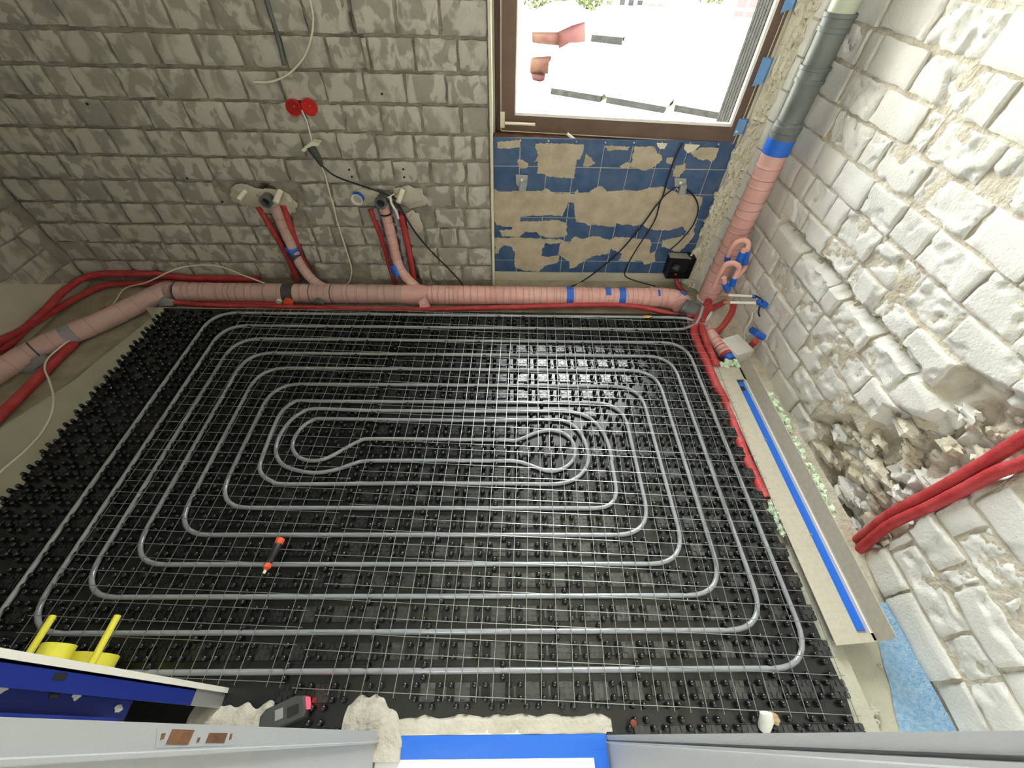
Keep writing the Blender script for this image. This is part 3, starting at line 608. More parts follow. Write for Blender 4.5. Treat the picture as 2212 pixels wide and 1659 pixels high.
# ------------------------------------------------------------------ heating pipe spiral (one continuous pipe)
z2, z3 = zm(540, 640, 3.95), zm(1060, 640, 3.95)
F2 = lambda fn, L: [(p.x, p.y) for p in (FL(*fn(x, y)) for x, y in L)]
def fillet(pts, r=.13):
    out = []
    for i, p in enumerate(pts):
        if i in (0, len(pts)-1): out.append(Vector((*p, 0))); continue
        a, b, c = Vector(pts[i-1]), Vector(p), Vector(pts[i+1]); d1, d2 = (a-b), (c-b)
        q = min(r, d1.length*.49, d2.length*.49); e1, e2 = b+d1.normalized()*q, b+d2.normalized()*q
        for k in range(9):
            t = k/8; w = (1-t)**2*e1+2*t*(1-t)*b*.0+(2*t*(1-t))*b+t*t*e2; out.append(Vector((w.x, w.y, 0)))
    return out
Apts = [(.93, YK(16)), (XLc(0), YK(16)), (XLc(0), YK(0)), (XRc(0), YK(0)), (XRc(0), YK(14)), (XLc(2), YK(14)), (XLc(2), YK(2)), (XRc(2), YK(2)), (XRc(2), YK(12)), (XLc(4), YK(12)), (XLc(4), YK(4)), (XRc(4), YK(4)), (XRc(4), YK(10)), (-.80, YK(10))]
inner = F2(z2, [(400, 890), (320, 938), (258, 1005), (215, 1090), (165, 1210), (110, 1360), (82, 1450), (105, 1525), (190, 1580), (330, 1603)])
inner += [(-.4, YK(6)), (.0, YK(6))]+F2(z3, [(500, 1603), (640, 1588), (740, 1545), (808, 1470), (832, 1390), (815, 1280), (775, 1185), (700, 1100), (610, 1060), (480, 1052)])+[(0, YK(9)), (-.4, YK(9))]
inner += F2(z2, [(680, 1047), (560, 1050), (465, 1100), (400, 1175), (365, 1250), (372, 1320), (420, 1375), (510, 1403), (620, 1395), (720, 1352), (830, 1290), (940, 1235), (1060, 1217)])+[(-.2, YK(8)), (0, YK(8))]
inner += F2(z3, [(200, 1232), (290, 1205), (400, 1160), (520, 1145), (620, 1168), (690, 1230), (718, 1310), (705, 1390), (650, 1450), (560, 1488), (460, 1485), (330, 1440), (230, 1410), (110, 1402)])+[(0, YK(7)), (-.35, YK(7))]
inner += F2(z2, [(1000, 1407), (900, 1425), (800, 1460), (700, 1490), (560, 1507), (420, 1490), (300, 1450), (240, 1390), (220, 1310), (250, 1200), (330, 1080), (430, 1000), (560, 960)])+[(-.6, YK(9.5)), (-.2, YK(9.5)), (.1, YK(9.5))]
inner += F2(z3, [(600, 978), (750, 1000), (850, 1045), (930, 1125), (990, 1230), (1035, 1390)])
Bpts = [(XRc(5), YK(7)), (XRc(5), YK(5)), (XLc(5), YK(5)), (XLc(5), YK(11)), (XRc(3), YK(11)), (XRc(3), YK(3)), (XLc(3), YK(3)), (XLc(3), YK(13)), (XRc(1), YK(13)), (XRc(1), YK(1)), (XLc(1), YK(1)), (XLc(1), YK(15)), (.88, YK(15))]
tailA = [Vector(p) for p in [(1.09, 1.66, .02), (1.06, 1.70, .004), (1.00, 1.742, 0)]]
path = tailA+fillet(Apts)+spline([Vector((*p, 0)) for p in inner], 4)+fillet(Bpts)+[Vector(p) for p in [(.96, YK(15)+.006, 0), (1.03, 1.68, .008), (1.06, 1.72, .03), (1.075, 1.76, .07)]]
_pp = np.array([(p.x, p.y) for a, b in zip(path[:-1], path[1:]) for p in [a+(b-a)*t for t in np.linspace(0, 1, max(2, int((b-a).length/.012)))]])
_cell = {}
for _x, _y in _pp: _cell.setdefault((int(_x//.05), int(_y//.05)), []).append((_x, _y))
def nearp(x, y, d):
    a, b = int(x//.05), int(y//.05)
    return any((x-p)**2+(y-q)**2 < d*d for i in (-1, 0, 1) for j in (-1, 0, 1) for p, q in _cell.get((a+i, b+j), ()))
def covered(x, y): return (-.30 < x < .33 and y < .052) or (-.43 < x < -.25 and y < .10) or (x < -.64 and y < .115)
for j in range(19):
    for i in range(29):
        cx, cy = PX0+.1*i, PY0+.1*j
        if cx > matx1(cy)-.0: continue
        if j < 18 and not nearp(cx, cy, .031) and not covered(cx, cy): pad(cx, cy)
        for ox, oy in ((-.016, -.034), (.016, -.034), (-.034, -.016), (.034, -.016), (-.034, .016), (.034, .016), (-.016, .034), (.016, .034)):
            x, y = cx+ox, cy+oy
            if nearp(x, y, .0168) or covered(x, y): continue
            if y > 1.78 or x > matx1(y)-.004 or y < -.015: continue
            studs.add([(x+a, y+b, -.0085+c) for a, b, c in sv], sf)
        if j < 18:
            if i < 28 and not nearp(cx+.05, cy, .02) and not covered(cx, cy): bar(cx+.05, cy, .004, .014)
            bar(cx, cy+.05, .014, .004) if False else None
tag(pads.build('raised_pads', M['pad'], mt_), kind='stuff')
tag(studs.build('studs', M['mat'], mt_, smooth=.9), kind='stuff')
hp = thing('heating_pipe', 'light grey heating pipe laid in a double spiral over the black mat', 'heating pipe', (.94, 1.75, 0))
m = MB(); m.tube(path, .0082, 8); m.build('pipe_run', M['pipe'], hp, smooth=1.0)
m = MB(); c = FL(1398, 684); m.tube([(c.x-.02, YK(16), 0), (c.x-.006, YK(16), 0), (c.x-.005, YK(16), 0), (c.x+.005, YK(16), 0), (c.x+.006, YK(16), 0), (c.x+.02, YK(16), 0)], [.0105, .0105, .0125, .0125, .0105, .0105], 10); m.build('pipe_coupling', M['brass'], hp, smooth=.5)
# ------------------------------------------------------------------ wire mesh sheets
ZW = .0145
def sheet(label, corner, ang, us, vs_, u1, v1, crimp=()):
    t = thing('wire_mesh_sheet', label, 'wire mesh', (corner[0], corner[1], ZW), 'welded wire mesh sheets on the heating mat')
    ca, sa = math.cos(ang), math.sin(ang); X = Vector((ca, sa, 0)); Yv = Vector((-sa, ca, 0)); O = Vector((*corner, ZW))
    def kinked(a, b, side, seed):
        n = 24; pts = []
        for k in range(n+1):
            f = k/n; p = a+(b-a)*f
            p = p+side*(.0012*noise.noise(Vector((seed, f*6, 0))))
            pts.append(p+Vector((0, 0, .0012*noise.noise(Vector((seed, f*5, 9))))))
        return pts
    for i, u in enumerate(us):
        m = MB(); m.tube(kinked(O+X*u-Yv*.012, O+X*u+Yv*(v1+.012), X, i*3.7), .00115, 5); m.build('wire', M['wire'], t, smooth=1.2)
    for i, v in enumerate(vs_):
        m = MB(); m.tube(kinked(O+Yv*v-X*.012+Vector((0, 0, .0024)), O+Yv*v+X*(u1+.012)+Vector((0, 0, .0024)), Yv, i*5.1+50), .00115, 5); m.build('wire', M['wire'], t, smooth=1.2)
    return t
PW = .0463
u_ = [0, .092]+[.092+PW*i for i in range(1, 31)]+[.092+PW*30+.092]
sheet('wire mesh sheet at the front right, corner near the doorway', (-.580, .107), -.0455, u_, [0, .092]+[.092+.0456*i for i in range(1, 15)]+[.80], u_[-1], .80)
sheet('wire mesh sheet at the back right, beside the pipe corner', (-.549, .934), -.0440, u_, [0, .092]+[.092+.0456*i for i in range(1, 15)]+[.822], u_[-1], .822)
ul = [0, .0463]+[.0463*i for i in range(2, 16)]+[.0463*15+.092, .0463*15+.13]
sheet('wire mesh sheet on the dark left half of the mat', (-1.452, .155), -.042, ul, [0, .092]+[.092+.0456*i for i in range(1, 33)]+[1.615], ul[-1], 1.615)
# ------------------------------------------------------------------ pipes
def resample(pts, step):
    out = [Vector(pts[0])]; acc = 0
    for a, b in zip(pts[:-1], pts[1:]):
        a, b = Vector(a), Vector(b); L = (b-a).length
        if L < 1e-9: continue
        d = step-acc
        while d <= L: out.append(a+(b-a)*(d/L)); d += step
        acc = L-(d-step)
    return out+[Vector(pts[-1])]
class Wrapped:
    def __init__(s, body, seams): s.body, s.seams = body, seams
    def build(s, name, mt, parent, smooth=.9):
        o = s.body.build(name, mt, parent, smooth=smooth)
        for q in s.seams: q.build('wrap_seam', M['seam'], parent, smooth=.9)
        return o
def wrapped(pts, r, pitch, n=18, step=.006, lift=.0028, seed=0):
    q = resample(pts, step); L = 0; rs = []; rg = random.Random(seed); nxt = pitch; base = 0; sm = []
    for i, p in enumerate(q):
        if i: L += (p-q[i-1]).length
        if L > nxt:
            base = nxt; nxt += pitch*rg.uniform(.6, 1.5)
            d = (p-q[i-1]).normalized()*.0011; tl = Vector((rg.uniform(-.1, .1), rg.uniform(-.1, .1), rg.uniform(-.1, .1))); d2 = (d.normalized()+tl).normalized()*.0011
            k_ = MB(); k_.tube([p-d2, p+d2], [r+lift+.0006]*2, n); sm.append(k_)
        rs.append(r+lift*(1-(L-base)/(nxt-base))+.0008*noise.noise(p*25))
    b = MB(); b.tube(q, rs, n); return Wrapped(b, sm)
def ring(p, d, r, w, n=18):
    p = Vector(p); d = Vector(d).normalized()*w/2; b = MB(); b.tube([p-d, p-d*.98, p+d*.98, p+d], [r-.001, r, r, r-.001], n); return b
YM, ZM, RM = 1.963, -.030, .0525
MX = lambda x, y=638: at(x, y, 1, YM-.02).x
dp = thing('drain_pipe', 'thick pink wrapped drain pipe lying along the back wall under the tiles', 'drain pipe', (-.4, YM, ZT))
el = [Vector((MX(384), YM, ZM)), Vector((MX(1420), YM, ZM))]
right = spline([Vector((MX(1405), YM, ZM)), Vector((MX(1440), YM-.003, ZM)), Vector((MX(1468), YM-.03, ZM)), Vector((1.03, 1.885, ZM))], 6)
wrapped([el[0], Vector((MX(880), YM, ZM))], RM, .05, seed=1).build('wrapped_run', M['pinkgrey'], dp, smooth=.9)
wrapped([Vector((MX(880), YM, ZM)), el[1]], RM, .03, seed=2).build('wrapped_run', M['pink'], dp, smooth=.9)
wrapped(right, RM+.003, .06, seed=3, lift=.003).build('wrapped_bend', M['pink'], dp, smooth=.9)
for x, w in ((1231, .04), (1344, .038)): ring((MX(x), YM, ZM), (1, 0, 0), RM+.0035, w).build('tape_band', M['blue'], dp, smooth=.6)
def patch(c, d, up, r, w, a0, a1, mt, parent, name='tape_patch'):
    d = Vector(d).normalized(); up = Vector(up); up = (up-up.dot(d)*d).normalized(); s = d.cross(up); b = MB(); n = 6; vs = []
    for k in range(n+1):
        t = a0+(a1-a0)*k/n; q = up*math.cos(t)+s*math.sin(t)
        for rr in (r, r+.0025):
            for e in (-w/2, w/2): vs.append(Vector(c)+d*e+q*rr)
    fs = []
    for k in range(n):
        a = k*4; fs += [(a, a+1, a+5, a+4), (a+2, a+6, a+7, a+3), (a, a+4, a+6, a+2), (a+1, a+3, a+7, a+5)]
    fs += [(0, 2, 3, 1), (n*4, n*4+1, n*4+3, n*4+2)]
    b.add(vs, fs); return b.build(name, mt, parent, smooth=.5)
patch((MX(1313), YM, ZM), (1, 0, 0), (0, -.3, 1), RM+.002, .03, -.5, .45, M['blue'], dp)
patch((MX(1422), YM, ZM), (1, 0, 0), (0, -.3, 1), RM+.004, .012, -.2, .5, M['blue'], dp)
patch(right[-6], right[-5]-right[-7], (0, -.2, 1), RM+.005, .04, -.75, .0, M['blue'], dp)
ring((MX(625), YM, ZM), (1, 0, 0), RM+.004, .062).build('bare_collar', M['dgrey'], dp, smooth=.6)
ring((MX(392), YM, ZM), (1, 0, 0), RM+.005, .045).build('collar', M['pinkgrey'], dp, smooth=.6)
ring((MX(385), YM, ZM), (1, 0, 0), RM+.0055, .008).build('seam_ring', M['dgrey'], dp, smooth=.6)
for x in (672, 717, 894): ring((MX(x), YM, ZM), (1, 0, 0), RM+.003, .004).build('seam_ring', M['dgrey'], dp, smooth=.6)
ring((MX(690), YM, ZM), (1, 0, 0), RM+.0025, .10).build('wrap_sleeve', M['pinkgrey'], dp, smooth=.6)
# saddle where the second branch leaves, with its loose flap
sd = MB(); sd.tube([(MX(870), YM, ZM), (MX(893), YM, ZM), (MX(915), YM, ZM)], [RM+.002, RM+.008, RM+.004], 18); sd.build('tee_wrap', M['pink'], dp, smooth=.9)
fl = MB(); p = [FL(905, 652, .0), FL(918, 640, .02), FL(927, 652, .0), FL(930, 662, -.03), FL(908, 666, -.04)]; fl.prism(p, (0, -.004, .003)); fl.build('loose_flap', M['pink'], dp)
cap = MB(); c = FL(622, 655, -.045); cap.tube([c+Vector((0, .05, .0)), c, c+Vector((0, -.012, 0)), c+Vector((0, -.014, 0))], [.026, .026, .024, .012], 14); cap.build('end_cap', M['orange'], dp, smooth=.6)
cap = MB(); c = FL(690, 655, -.05); cap.tube([c+Vector((0, .03, .01)), c+Vector((0, -.015, 0))], [.026, .026], 14); cap.build('socket_end', M['grey_pipe'], dp, smooth=.6)
cap = MB(); c = FL(603, 652, -.045); cap.tube([c+Vector((0, .03, .0)), c+Vector((0, -.006, 0))], [.016, .016], 12); cap.build('pale_stub', M['cream'], dp, smooth=.6)
# grey coupling into the corner
cp = MB(); a, b = Vector((1.03, 1.885, ZM)), Vector((1.12, 1.83, ZM-.02)); cp.tube([a, a+(b-a)*.25, a+(b-a)*.26, b], [.05, .048, .052, .052], 18); cp.build('coupling', M['grey_pipe'], dp, smooth=.6)
cp = MB(); d = (b-a).normalized(); cp.tube([b-d*.02, b+d*.0, b+d*.002, b+d*.05], [.056, .056, .051, .05], 18); cp.build('white_socket', M['white_pl'], dp, smooth=.6)
# branches rising into the wall chases
def branch(px, planes, r0, mt, sock, label, seed):
    P = spline([BK(x, y, Y) for (x, y), Y in zip(px, planes)], 8)
    t = thing('branch_pipe', label, 'drain branch', P[-1])
    wrapped(P, r0, .05, 14, .006, .0015, seed).build('wrapped_run', mt, t, smooth=.9)
    return t, P
def socket(t, c, d, r=.031, l=.05):
    c, d = Vector(c), Vector(d).normalized(); b = MB()
    b.lathe(c, d, [(-l, r*.8), (-l, r*.85), (-.014, r*.85), (-.012, r), (0, r), (0, r*.66), (-.02, r*.62)], 18); b.build('socket', M['grey_pipe'], t, smooth=.5)
    b = MB(); b.lathe(c, d, [(-.0205, r*.6), (-.0185, r*.6)], 16); b.build('socket_bore', M['black'], t)
t, P = branch([(706, 625), (684, 612), (662, 590), (645, 565), (632, 537), (612, 492), (594, 448), (585, 436)], [1.975, 2.0, 2.03, 2.06, 2.085, 2.10, 2.10, 2.09], .026, M['pinkgrey'], None, 'dusty pink branch pipe rising to the left grey wall socket', 4)
socket(t, BK(573, 437, 2.05), (-.0, -1, -.05)); ring(BK(632, 540, 2.085), P[10]-P[14], .0305, .05).build('tape_band', M['blue'], t, smooth=.6); ring(BK(636, 552, 2.075), P[10]-P[14], .030, .05).build('bare_socket', M['dgrey'], t, smooth=.6)
t2, P2 = branch([(912, 632), (893, 615), (872, 592), (860, 570), (849, 525), (838, 480), (829, 447), (826, 440)], [1.96, 2.0, 2.035, 2.06, 2.085, 2.10, 2.10, 2.09], .026, M['pink'], None, 'pink branch pipe rising to the right grey wall socket', 5)
socket(t2, BK(822, 440, 2.05), (0, -1, -.05)); ring(BK(857, 583, 2.05), P2[20]-P2[24], .031, .06).build('tape_band', M['blue'], t2, smooth=.6)
ring(BK(833, 462, 2.095), P2[38]-P2[44], .0285, .006).build('cable_tie', M['black'], t2, smooth=.6)
# grey foam beside the right branch
for i, px in enumerate(([(812, 455), (822, 500), (835, 545), (848, 585)], [(852, 455), (864, 500), (873, 550), (882, 595)])):
    P = [BK(x, y, YB+.012) for x, y in px]; b = MB()
    for k, p in enumerate(resample(spline(P, 5), .018)): b.blob(p, .019, .014, .02, seed=k+i*40, amp=.5, n=7, m=5)
    tag(tag(b.build('grey_foam', mat('grey_foam', (.33, .31, .32), .9), smooth=.8), ['strip of lumpy grey foam left of the right branch pipe', 'strip of lumpy grey foam right of the right branch pipe'][i], 'foam', 'foam strips in the wall chase'))
# red insulated water pipes
def red_pipe(label, P, r=.0135, n=10, wrinkle=.0006, name='red_pipe', mt='red'):
    Q = resample(spline(P, 8), .008); b = MB(); b.tube(Q, [r+wrinkle*noise.noise(q*60)*2 for q in Q], n)
    return tag(b.build(name, M[mt], smooth=1.0), label, 'water pipe', 'red insulated water pipes')
Bp = lambda L, Y=2.10: [BK(x, y, Y) for x, y in L]
def Fp(L, z=-.06):
    o = [FL(x, y, z) for x, y in L]
    o = [p if p.y < 2.082 else at(x, y, 1, 2.082) for p, (x, y) in zip(o, L)]
    return [p if p.x > XL+.028 else at(x, y, 0, XL+.028) for p, (x, y) in zip(o, L)]
red_pipe('red pipe left of the left branch pipe in the wall chase', Bp([(558, 445), (580, 482), (606, 525), (628, 568), (640, 605)], 2.125), .017)
red_pipe('red pipe right of the left branch pipe in the wall chase', Bp([(612, 442), (624, 480), (640, 525), (655, 565), (684, 612)], 2.115), .017)
red_pipe('red pipe left of the right branch pipe in the wall chase', Bp([(800, 452), (815, 490), (832, 540), (845, 585), (855, 615)], 2.12), .014)
red_pipe('red pipe right of the right branch pipe, outermost in its chase', Bp([(866, 462), (876, 505), (886, 555), (895, 610)], 2.115), .0165)
red_pipe('red pipe hugging the base of the left wall, rearmost of three', Fp([(560, 603), (405, 600), (329, 592), (203, 594), (142, 626), (101, 667), (51, 712), (0, 736), (-60, 765)], -.05), .019)
red_pipe('red pipe curving beside the rearmost one along the left wall', Fp([(480, 606), (380, 610), (291, 613), (228, 616), (165, 644), (114, 674), (63, 705), (15, 748), (-50, 790)], -.062), .017)
red_pipe('red pipe along the edge of the bare screed on the left', Fp([(235, 668), (182, 707), (155, 745), (114, 784), (51, 848), (0, 898), (-60, 960)], -.058), .022)
red_pipe('long red pipe in front of the thick drain pipe along the mat', Fp([(378, 654), (460, 660), (600, 663), (760, 667), (900, 669), (1100, 664), (1250, 659), (1340, 659), (1400, 667), (1455, 680), (1500, 684), (1528, 672), (1548, 662), (1566, 652)], -.045), .0145)
red_pipe('thin red pipe squeezed between mat and drain pipe on the left', Fp([(378, 648), (450, 652), (540, 656), (620, 658)], -.07), .014)
z8 = zm(1440, 480, 4.608); C8 = lambda L, z: [FL(*z8(x, y), z) for x, y in L]
z9 = zm(1520, 600, 5.289)
red_pipe('red pipe from the pink sleeve down to the trough, left of the pair', C8([(420, 790), (380, 850), (330, 930), (285, 1010), (268, 1100), (315, 1230), (375, 1350), (430, 1480), (500, 1640)], -.005)[:9]+[FL(*zm(1500, 700, 2.765)(x, y), -.02) for x, y in [(200, 490), (255, 650), (300, 780), (365, 920), (425, 1042)]], .0205)
red_pipe('red pipe beside it ending under the corner of the grey trough', C8([(430, 850), (370, 930), (345, 1010), (375, 1140), (425, 1270), (500, 1440)], .0), .018)
red_pipe('red pipe sweeping round the loose stone to the blue capped valve', [FL(*z9(x, y), -.03) for x, y in [(140, 680), (220, 720), (310, 785), (400, 830), (470, 830)]]+[FL(*z9(560, 760), .0), RW(*z9(600, 720), 1.265)], .0155)
red_pipe('red pipe running behind the loose stone into the corner', [at(*z9(350, 270), 1, 1.80), at(*z9(320, 400), 1, 1.78), FL(*z9(230, 540), -.03), FL(*z9(130, 640), -.06)], .0155)
red_pipe('red pipe coming out of the black socket box below the tiles', [BK(1458, 592, 2.165), BK(1464, 615, 2.12), BK(1482, 634, 2.09), BK(1497, 650, 2.07)], .012)
ch = zm(1880, 860, 2.801)
red_pipe('upper red pipe in the chase of the right wall', [RW(*ch(x, y), 1.325) for x, y in [(-80, 860), (0, 800), (130, 700), (350, 585), (550, 475), (750, 355), (940, 235), (1100, 140), (1500, -130)]], .0175)
red_pipe('lower red pipe in the chase of the right wall', [RW(*ch(x, y), 1.318) for x, y in [(-80, 930), (0, 860), (130, 760), (350, 660), (550, 560), (750, 455), (940, 385), (1100, 310), (1500, 90)]], .0165)
# left stretch of the drain pipe along the left wall
dl = thing('drain_pipe', 'pink drain pipe running towards the viewer along the left wall', 'drain pipe', (-2.2, 1.6, ZT))
P = [FL(398, 617, ZM), FL(360, 628, ZM), FL(325, 643, ZM), FL(230, 690, ZM), FL(110, 740, ZM), FL(0, 800, ZM), FL(-90, 855, ZM)]
P[0] = Vector((MX(384)-.02, YM-.005, ZM))
wrapped(spline(P, 10), RM-.002, .12, seed=8, lift=.0012).build('wrapped_run', M['pinkgrey'], dl, smooth=.9)
q = spline(P, 10); ring(FL(78, 758, ZM), FL(60, 766, ZM)-FL(100, 748, ZM), RM+.002, .006).build('seam_ring', M['dgrey'], dl, smooth=.6)
ring(FL(150, 723, ZM), FL(130, 731, ZM)-FL(170, 715, ZM), RM+.0005, .05).build('tape_band', mat('dusty_blue_tape', (.30, .28, .34), .6), dl, smooth=.6)
for i, (px, z, lab) in enumerate((((92, 780), -.07, 'grey plaster lump under the left drain pipe near its seam'), ((350, 645), -.06, 'grey plaster lump in the back left corner by the pipe bend'))):
    b = MB(); c = FL(*px, z)
    for k in range(7): b.blob(c+Vector((R_.uniform(-.07, .07), R_.uniform(-.05, .05), R_.uniform(-.02, .012))), .05, .04, .025, seed=k+i*9, amp=.4)
    tag(b.build('plaster_lump', mat('grey_plaster', (.30, .30, .30), .95), smooth=.8), lab, 'plaster lump')
# vertical stack in the right corner
VX, VY, VR_ = 1.21, 1.98, .053
vs = thing('soil_stack', 'vertical drain stack in the right corner, dark grey above and pink wrapped below', 'drain stack', (VX, VY, ZT))
Zs = lambda x, y: at(x, y, 1, VY-.04).z
b = MB(); b.tube([(VX, VY, Zs(1818, 38)), (VX, VY, 2.5)], .047, 20); b.build('upper_pipe', M['pale_pipe'], vs, smooth=.6)
def gp(z0, z1):
    b = MB(); prof = [(z0, .050), (z1-.055, .050), (z1-.053, .056), (z1-.04, .056), (z1-.038, .0535), (z1-.014, .0535), (z1-.012, .057), (z1, .057), (z1, .05)]
    b.tube([(VX, VY, z) for z, r in prof], [r for z, r in prof], 22); return b.build('grey_pipe', M['grey_pipe'], vs, smooth=.5)
za, zb_, zc_ = Zs(1816, 30), Zs(1757, 150), Zs(1706, 268)
gp(zb_-.02, za); gp(zc_-.02, zb_+.005)
b = MB(); prof = [(Zs(1688, 308), .0555), (Zs(1690, 292), .0555), (Zs(1690, 290), .058), (Zs(1700, 278), .058), (Zs(1702, 275), .055), (zc_, .055), (zc_+.002, .051)]
b.tube([(VX, VY, z) for z, r in prof], [r for z, r in prof], 22); b.build('collar', M['grey_pipe'], vs, smooth=.5)
zt0, zt1 = Zs(1684, 305), Zs(1672, 338)
b = MB(); b.tube([(VX, VY, zt1), (VX, VY, zt0)], .0572, 22); b.build('tape_band', M['blue'], vs, smooth=.6)
zbot = Zs(1508, 655)
wrapped([Vector((VX, VY, zt1+.005)), Vector((VX, VY, zbot))], VR_, .055, 22, seed=12, lift=.003).build('wrapped_run', M['pink'], vs, smooth=.9)
b = MB(); b.tube([(VX, VY, zbot+.012), (VX, VY, zbot), (VX, VY, zbot-.002), (VX, VY, ZT)], [.058, .058, .054, .054], 20); b.build('white_socket', M['white_pl'], vs, smooth=.5)
# short pink drain to the trough
pd = thing('trough_drain', 'short pink wrapped drain with a blue taped end leading to the trough', 'drain pipe', FL(*z8(480, 1190), -.03))
P = [FL(*z8(x, y), -.03) for x, y in [(375, 1040), (480, 1180), (585, 1310)]]
wrapped(P, .031, .05, 16, seed=6).build('wrapped_run', M['pink'], pd, smooth=.9)
d = P[2]-P[1]; ring(P[2]+d*.06, d, .030, .02).build('red_band', M['red'], pd, smooth=.6); ring(P[2]+d*.24, d, .026, .05).build('tape_band', M['blue'], pd, smooth=.6)
ring(P[1]+d*.55, d, .0338, .004).build('seam_ring', M['red'], pd, smooth=.6)
# pink copper loops
z10 = zm(1540, 500, 7.93)
def loop(label, pts, bands, Y):
    P = [at(*z10(x, y), 1, Y+dy) for x, y, dy in pts]; t = thing('insulated_loop', label, 'pipe loop', P[0], 'pink insulated pipe loops in the corner')
    Q = resample(spline(P, 8), .006); b = MB(); b.tube(Q, [.0125+.0012*noise.noise(q*70) for q in Q], 12); b.build('sleeve', M['copper'], t, smooth=1.0)
    for i, w in bands:
        i = int(i*(len(Q)-1)); i = max(1, min(len(Q)-2, i)); ring(Q[i], Q[i+1]-Q[i-1], .0155, w, 12).build('tape_band', M['blue'], t, smooth=.6)
    return t
loop('rear pink insulated pipe loop beside the vertical stack', [(235, 560, .03), (250, 470, .03), (300, 320, .02), (400, 190, .01), (530, 150, 0), (605, 200, -.01), (590, 310, -.02), (555, 470, -.02), (540, 620, -.02), (400, 790, -.03)], [(.10, .03), (.66, .05), (.74, .05)], 1.83)
loop('front pink insulated pipe loop standing on the red pipe', [(20, 960, .03), (60, 860, .03), (130, 700, .02), (220, 570, .01), (340, 540, 0), (440, 600, -.01), (420, 690, -.01), (370, 800, -.02), (335, 900, -.02)], [(.95, .05)], 1.78)
loop('short blue taped pink pipe end between the two loops', [(540, 300, 0), (480, 420, 0), (430, 520, 0)], [(.62, .05)], 1.80)
loop('short blue taped pink pipe end under the front loop', [(190, 790, 0), (200, 870, 0), (230, 950, 0), (270, 1010, 0)], [(.70, .06)], 1.76)
# white tubes with copper threads
for lab, a, b_ in (('upper white tube with a copper thread sticking out of the wall', (215, 192), (590, 215)), ('lower white tube with a copper thread sticking out of the wall', (225, 278), (640, 290))):
    e = RW(*z9(*b_), 1.29); s0 = at(*z9(*a), 1, e.y+.05); t = thing('threaded_tube', lab, 'tube', e)
    d = e-s0; k = MB(); k.tube([s0+d*.18, e], .0075, 10); k.build('tube', M['white_pl'], t, smooth=.8)
    k = MB(); rs = []; P = []
    for i in range(13): P.append(s0+d*.2*i/12); rs.append(.0062+.0018*(i % 2)); 
    k.tube(P, rs, 10); k.build('thread', M['copper'] if False else mat('copper_thread', (.80, .42, .22), .35, metal=.7), t, smooth=.3)
    ring(e-d*.03, d, .0095, .02, 12).build('blue_clip', M['blue'], t, smooth=.6)
vb = thing('valve_box', 'blue capped valves and loose tan cable in the broken out wall niche', 'valve', RW(*z9(600, 640), 1.28))
for p_, X, dx in ((z9(650, 300), 1.285, .03), (z9(565, 625), 1.29, .03), (z9(625, 665), 1.27, .035)):
    q = RW(*p_, X); k = MB(); k.tube([q+Vector((.03, .0, -.01)), q+Vector((-dx*.4, .008, .012)), q+Vector((-dx*.5, .009, .014))], [.017, .016, .011], 12); k.build('blue_cap', M['blue'], vb, smooth=.6)
k = MB(); k.tube(spline([RW(*z9(x, y), 1.285) for x, y in [(620, 330), (560, 400), (545, 470), (500, 560), (465, 650), (470, 750), (500, 790)]], 6), .005, 7); k.build('tan_cable', M['cream'], vb, smooth=.9)
k = MB(); k.tube(spline([RW(*z9(x, y), 1.28) for x, y in [(600, 210), (650, 240), (670, 280)]], 6), .004, 7); k.tube(spline([RW(*z9(x, y), 1.285) for x, y in [(640, 330), (625, 400), (640, 440)]], 6), .004, 7); k.build('black_wire', M['black'], vb, smooth=.9)
# loose stone
st = MB(); p = [z9(215, 590), z9(365, 430), z9(475, 530), z9(320, 760)]
c0 = [FL(*q, -.0) for q in p]; c1 = [RW(*z9(470, 530), 1.25)]
fr0 = FL(*z9(300, 770), ZT); st.box(1.155, 1.27, 1.47, 1.60, ZT, .005)
ob = st.build('loose_stone', M['brick_r'], loc=(1.21, 1.535, -.04)); ob.rotation_euler = (0, 0, .35)
bv = ob.modifiers.new('bevel', 'BEVEL'); bv.width = .008; bv.segments = 2
tag(ob, 'loose pale stone wedged in the right corner among red pipes', 'stone')
# ------------------------------------------------------------------ shower trough
tr_ = thing('shower_trough', 'long beige fleece covered shower trough along the right wall', 'shower trough', (1.1, .8, ZS))
X0, X1, Xs0, Xs1, Ya, Yb_ = 1.033, 1.169, 1.118, 1.160, .217, 1.377
m = MB(); m.box(X0, Xs0, Ya, Yb_, -.003, 0); m.box(Xs0, X1, Yb_-.082, Yb_, -.003, 0); m.box(Xs0, X1, Ya, Ya+.02, -.003, 0); m.box(Xs1, X1, Ya, Yb_, -.003, 0)
m.build('flange', M['fleece'], tr_)
m = MB(); m.box(X1-.001, X1+.002, Ya-.004, Yb_+.0, 0, .079); m.build('wall_flange', M['fleece'], tr_)
m = MB(); m.box(Xs1-.003, Xs1+.001, Ya+.02, Yb_-.082, -.02, .0025); m.build('slot_rim', M['white_pl'], tr_)
m = MB(); m.box(Xs0-.004, Xs1+.004, Ya+.01, Yb_-.07, -.03, -.014); m.box(X0+.02, X1-.01, Ya+.01, Yb_-.02, ZS-.0, -.03); m.build('channel', M['steel'], tr_)
m = MB(); m.box(Xs0, Xs1-.004, Ya+.03, Yb_-.085, -.014, -.0115); m.build('tape_strip', M['blue'], tr_)
m = MB(); q = FL(1603, 838, -.011); m.box(q.x-.01, q.x+.012, q.y-.016, q.y+.010, -.0115, -.0105); m.build('torn_hole', M['black'], tr_)
